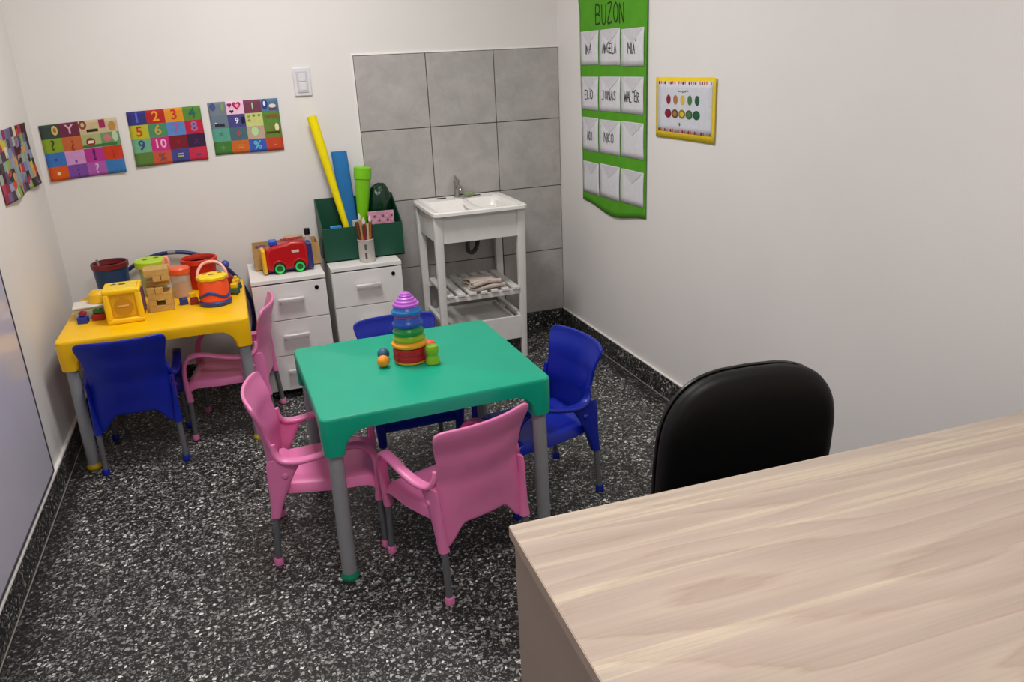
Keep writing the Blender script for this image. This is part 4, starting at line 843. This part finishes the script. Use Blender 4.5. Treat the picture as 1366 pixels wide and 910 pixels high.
# ------------------------------------------------------------------ on the left cabinet: truck, box
def truck():
    t = thing('toy_truck', 'red toy truck with bright green wheels on the left drawer cabinet', 'toy truck', (-1.533, -0.315, PH), math.radians(2))
    red = plast('truck_red', '#b80a12', 0.3); yel = plast('truck_yellow', '#f2b61a', 0.4); blu = plast('truck_blue', '#2a2f6a', 0.4); grn = plast('truck_green', '#2fd457', 0.4); blk = plast('truck_tyre', '#121216', 0.5)
    prof = [(-0.098, 0.018), (0.088, 0.018), (0.092, 0.05), (0.090, 0.124), (0.078, 0.142), (0.02, 0.147), (-0.005, 0.138), (-0.065, 0.132), (-0.092, 0.118), (-0.102, 0.080)]
    MB().prism(prof, 'y', -0.045, 0.045).build('body', red, t, bevel=0.012, seg=3)
    MB().box((-0.108, 0, 0.062), (0.018, 0.09, 0.114)).build('bumper', yel, t, bevel=0.007, seg=3)
    MB().box((-0.058, 0, 0.143), (0.038, 0.05, 0.024)).build('siren', plast('truck_siren', '#2450b8', 0.35), t, bevel=0.005)
    MB().box((0.100, 0, 0.070), (0.026, 0.082, 0.118)).build('rear_panel', blu, t, bevel=0.004)
    MB().box((-0.005, 0, 0.018), (0.20, 0.07, 0.012)).build('chassis', blu, t, bevel=0.003)
    lad = MB()
    for y_ in (-0.014, 0.014): lad.tube([(-0.02, y_, 0.150), (0.08, y_, 0.153)], 0.003, 8)
    for k in range(5): lad.tube([(-0.01+k*0.02, -0.014, 0.151), (-0.01+k*0.02, 0.014, 0.151)], 0.0022, 8)
    lad.build('ladder', plast('truck_ladder', '#8e1a1c', 0.4), t)
    MB().box((0.035, -0.0455, 0.100), (0.034, 0.004, 0.012)).build('side_handle', plast('truck_silver', '#d8b8a8', 0.35), t, bevel=0.0015)
    for sx in (-0.045, 0.047):
        for s in (-1, 1):
            w_ = MB().cyl((sx, s*0.036, 0.0265), (sx, s*0.052, 0.0265), 0.0265, n=28).build('wheel', blk, t, bevel=0.002)
            MB().lathe([(0.0215, 0), (0.0215, 0.004), (0.016, 0.004), (0.013, 0.001), (0.005, 0.001)], (sx, s*0.0505, 0.0265), 24, M=Matrix.Rotation(-s*PI/2, 3, 'X')).build('hub_cap', grn, w_)
            MB().cyl((sx, s*0.0505, 0.0265), (sx, s*0.0522, 0.0265), 0.011, n=16).build('hub_centre', plast('truck_hub', '#0f5a24', 0.4), w_)
    for s in (-1, 1):
        for sx in (-0.045, 0.047): MB().tube([(sx-0.033, s*0.046, 0.03), (sx-0.024, s*0.046, 0.052), (sx, s*0.046, 0.0625), (sx+0.024, s*0.046, 0.052), (sx+0.033, s*0.046, 0.03)], 0.004, 8, smooth=4).build('wheel_arch', red, t)
truck()
def cardboard(): 
    t = thing('cardboard_box', 'open tan cardboard box behind the red toy truck', 'box', (-1.530, -0.17, PH+0.0005)); cb = mat('cardboard', '#b8925c', 0.8, var=0.08, scale=25)
    hw, hd, h = 0.153, 0.080, 0.108
    MB().box((0, 0, 0.002), (2*hw, 2*hd, 0.004)).build('bottom', cb, t)
    for s in (-1, 1):
        MB().box((s*(hw-0.002), 0, h/2), (0.004, 2*hd, h)).build('side', cb, t); MB().box((0, s*(hd-0.002), h/2), (2*hw-0.008, 0.004, h)).build('side', cb, t)
cardboard()
o = MB().box((0, 0, 0.05), (0.05, 0.06, 0.10)).build('purple_block', plast('purple', '#5a2250', 0.5), loc=(-1.640, -0.185, PH+0.0052), rz=0.1, bevel=0.006); tag(o, 'purple block in the left end of the cardboard box', 'block')
o = MB().box((0, 0, 0.065), (0.09, 0.03, 0.13)).build('wooden_piece', mat('tan_wood', '#c09468', 0.6), loc=(-1.485, -0.15, PH+0.0052), rz=0.05, bevel=0.008); tag(o, 'tan wooden piece sticking out of the cardboard box', 'wooden toy')
bt = thing('small_bottle', 'small clear bottle with black cap in the cardboard box', 'bottle', (-1.418, -0.165, PH+0.0052))
MB().lathe([(0.016, 0), (0.018, 0.003), (0.018, 0.105), (0.010, 0.122), (0.010, 0.132)], n=24).build('bottle_body', clear('bottle_clear', '#e2dce8', 0.4, 0.1), bt)
MB().lathe([(0.013, 0.130), (0.0145, 0.132), (0.0145, 0.158), (0.012, 0.160)], n=24).build('cap', plast('cap_black', '#12101c', 0.4), bt)

# ------------------------------------------------------------------ dark green bin and its contents, tin of brushes
def bin_():
    g = plast('bin_green', '#0c4a35', 0.5); t = thing('storage_bin', 'dark green open bin with sloping sides on the right drawer cabinet', 'bin', (-1.158, -0.030, PH+0.0005))
    hw = 0.196; yf = -0.225; hf, hb = 0.165, 0.280
    MB().box((0, yf/2, 0.003), (2*hw, -yf, 0.006)).build('bottom', g, t)
    MB().box((0, yf+0.002, hf/2), (2*hw, 0.004, hf)).build('front_panel', g, t, bevel=0.001)
    MB().box((0, -0.002, hb/2), (2*hw, 0.004, hb)).build('back_panel', g, t, bevel=0.001)
    for s in (-1, 1): MB().prism([(-0.004, 0.0), (yf+0.004, 0.0), (yf+0.004, hf), (-0.02, hb), (-0.004, hb)], 'x', s*hw-0.002*s-0.002, s*hw-0.002*s+0.002).build('side_panel', g, t)
bin_()
BZ = PH+0.0065
def at_(x, y, z): return Vector((x, y, z))
r_ = MB(); A, B = Vector((-1.197, -0.150, BZ+0.004)), Vector((-1.316, -0.055, 1.272)); Mx = A.lerp(B, 0.72)
rl = thing('yellow_paper_roll', 'long yellow paper roll leaning out of the green bin', 'paper roll', tuple(A)); yl = paper('yellow_roll', '#f2dc08'); D = B-A
MB().tube([D*0.0, D*0.3, D*0.715], [0.013, 0.016, 0.0205], 20).build('lower_roll', yl, rl); MB().tube([D*0.712, D*1.0], [0.0215, 0.0235], 20).build('upper_roll', yl, rl)
o = MB(); A = Vector((-1.182, -0.075, BZ+0.0)); B = Vector((-1.206, -0.052, 1.098)); D = B-A
o.loft([((0, 0, 0), (0.034, 0, 0), (0, 0.012, 0)), (D*0.5, (0.036, 0, 0), (0, 0.013, 0)), (D, (0.039, 0, 0), (0, 0.014, 0))], 24, power=2.6); o = o.build('blue_foam_sheet', mat('blue_foam', '#2274b8', 0.75, var=0.04), loc=tuple(A)); tag(o, 'flat rolled blue foam sheet standing in the green bin', 'foam sheet')
A = Vector((-1.152, -0.130, BZ+0.004)); B = Vector((-1.108, -0.125, 1.022)); D = B-A
bt = thing('toy_bat', 'lime green plastic toy bat standing handle down in the green bin', 'toy bat', tuple(A)); lg = plast('bat_lime', '#78c40e', 0.35)
MB().tube([D*0.0, D*0.15, D*0.45, D*0.86], [0.016, 0.018, 0.027, 0.040], 24).build('barrel', lg, bt); MB().tube([D*0.858, D*0.865, D*0.99, D*1.0], [0.040, 0.0435, 0.0435, 0.039], 24).build('cap', lg, bt)
def bag():
    mb = MB(); n, k = 28, 18; vs = []
    def fn(i, j):
        a = 2*PI*i; b = PI*j; r = 1+0.10*noise.noise(Vector((math.cos(a)*2, math.sin(a)*2, j*4)))
        return (0.063*r*max(0, math.sin(b))**0.45*math.cos(a), 0.044*r*max(0, math.sin(b))**0.5*math.sin(a), 0.156-0.156*math.cos(b)*r)
    mb.grid(fn, n, k)
    o = mb.build('green_bag', mat('glossy_green_bag', '#06301c', 0.2, var=0.2, scale=20, bump=0.5, bscale=40), loc=(-1.034, -0.080, BZ+0.017), weld=0.0005, angle=80)
    tag(o, 'bulging glossy dark green bag in the right of the green bin', 'bag')
bag()
pt = thing('patterned_card', 'pink patterned card pack leaning at the front right of the green bin', 'card', (-1.052, -0.190, BZ+0.0025), -0.06)
o = MB().box((0, 0, 0.103), (0.128, 0.010, 0.206)).build('pack', mat('pink_print', '#c98fa4', 0.6, var=0.25, scale=70), pt, bevel=0.001); o.rotation_euler = (math.radians(-3), 0, 0)
dots = MB(); dm = [paper('card_dark', '#7a4a64'), paper('card_rose', '#e0a0b4')]
for i in range(6):
    for j in range(4): dots.box((-0.053+0.0212*i, -0.0056, 0.118+0.021*j), (0.010, 0.0015, 0.011), mi=(i+j) % 2)
o2 = dots.build('printed_pattern', dm, pt, smooth=False); o2.rotation_euler = (math.radians(-3), 0, 0); o2['kind'] = 'stuff'
o = MB().box((0, 0, 0.08), (0.055, 0.02, 0.16)).build('blue_packet', paper('blue_packet', '#3c8fd0'), loc=(-1.280, -0.195, BZ+0.0), rz=0.15, bevel=0.003); tag(o, 'light blue packet in the front left of the green bin', 'packet')
cp = thing('clear_packet', 'clear packet with purple contents between yellow roll and green bat', 'packet', (-1.168, -0.195, BZ), 0.1)
MB().box((0, 0, 0.09), (0.06, 0.022, 0.18)).build('wrapper', clear('wrapper_clear', '#d9dbc8', 0.45, 0.2), cp, bevel=0.006, seg=3); MB().box((0, 0, 0.12), (0.035, 0.012, 0.07)).build('contents', plast('purple_contents', '#5a4a9a', 0.5), cp, bevel=0.004)
tn = thing('brush_tin', 'pale paper-wrapped tin in front of the green bin', 'tin', (-1.160, -0.312, PH+0.0005))
tinm = mat('tin_wrap', '#c4beb8', 0.6, var=0.08, scale=45)
MB().lathe([(0.036, 0), (0.038, 0.002), (0.038, 0.106), (0.0395, 0.109), (0.038, 0.111), (0.036, 0.109), (0.0355, 0.004), (0.001, 0.004)], n=32).build('tin_body', tinm, tn)
lbm = MB()
for (a0, z0, dz) in ((-1.95, 0.02, 0.03), (-1.92, 0.062, 0.028)):
    lbm.add([(0.0386*math.cos(a0+q*0.09), 0.0386*math.sin(a0+q*0.09), z0+e*dz) for q in range(4) for e in (0, 1)], [(2*q, 2*q+2, 2*q+3, 2*q+1) for q in range(3)])
lbm.build('printed_mark', paper('tin_mark', '#5c5854'), tn, smooth=False)
rnd = random.Random(11); cols = [('dark red', '#6a1c1c'), ('brown', '#6b3f22'), ('tan', '#b98a54'), ('crimson', '#8c1a28'), ('pale wood', '#d2b088'), ('ochre', '#a8682c'), ('maroon', '#4c1418'), ('orange', '#c8622c')]
pos = ['far left', 'left', 'front left', 'front', 'front right', 'right', 'far right', 'back']
for k, (cn, c) in enumerate(cols):
    a = PI+PI*k/6.5; bx, by = 0.020*math.cos(a), 0.020*math.sin(a); tx_, ty_ = 0.029*math.cos(a), 0.029*math.sin(a); L_ = 0.165+rnd.uniform(0, 0.045)
    d = Vector((tx_-bx, ty_-by, 0.107)).normalized()
    b0 = Vector((bx, by, 0.0))
    t = thing('paint_brush', '%s paint brush, %s of those in the tin' % (cn, pos[k]), 'brush', (-1.160+bx, -0.312+by, PH+0.0055), 0, 'brushes in the tin')
    MB().tube([d*0.0, d*L_], [0.0048, 0.0062], 10).build('handle', mat('brush_'+c[1:], c, 0.45), t)
    if k in (2, 3, 5): MB().tube([d*L_, d*(L_+0.012), d*(L_+0.03)], [0.0066, 0.0085, 0.002], 10).build('bristles', mat('bristle', '#d8d2c8' if k != 5 else '#caa070', 0.8), t)
    else: MB().tube([d*L_, d*(L_+0.006)], [0.0062, 0.0018], 10).build('tip', mat('brush_tip', '#2a1a16', 0.6), t)
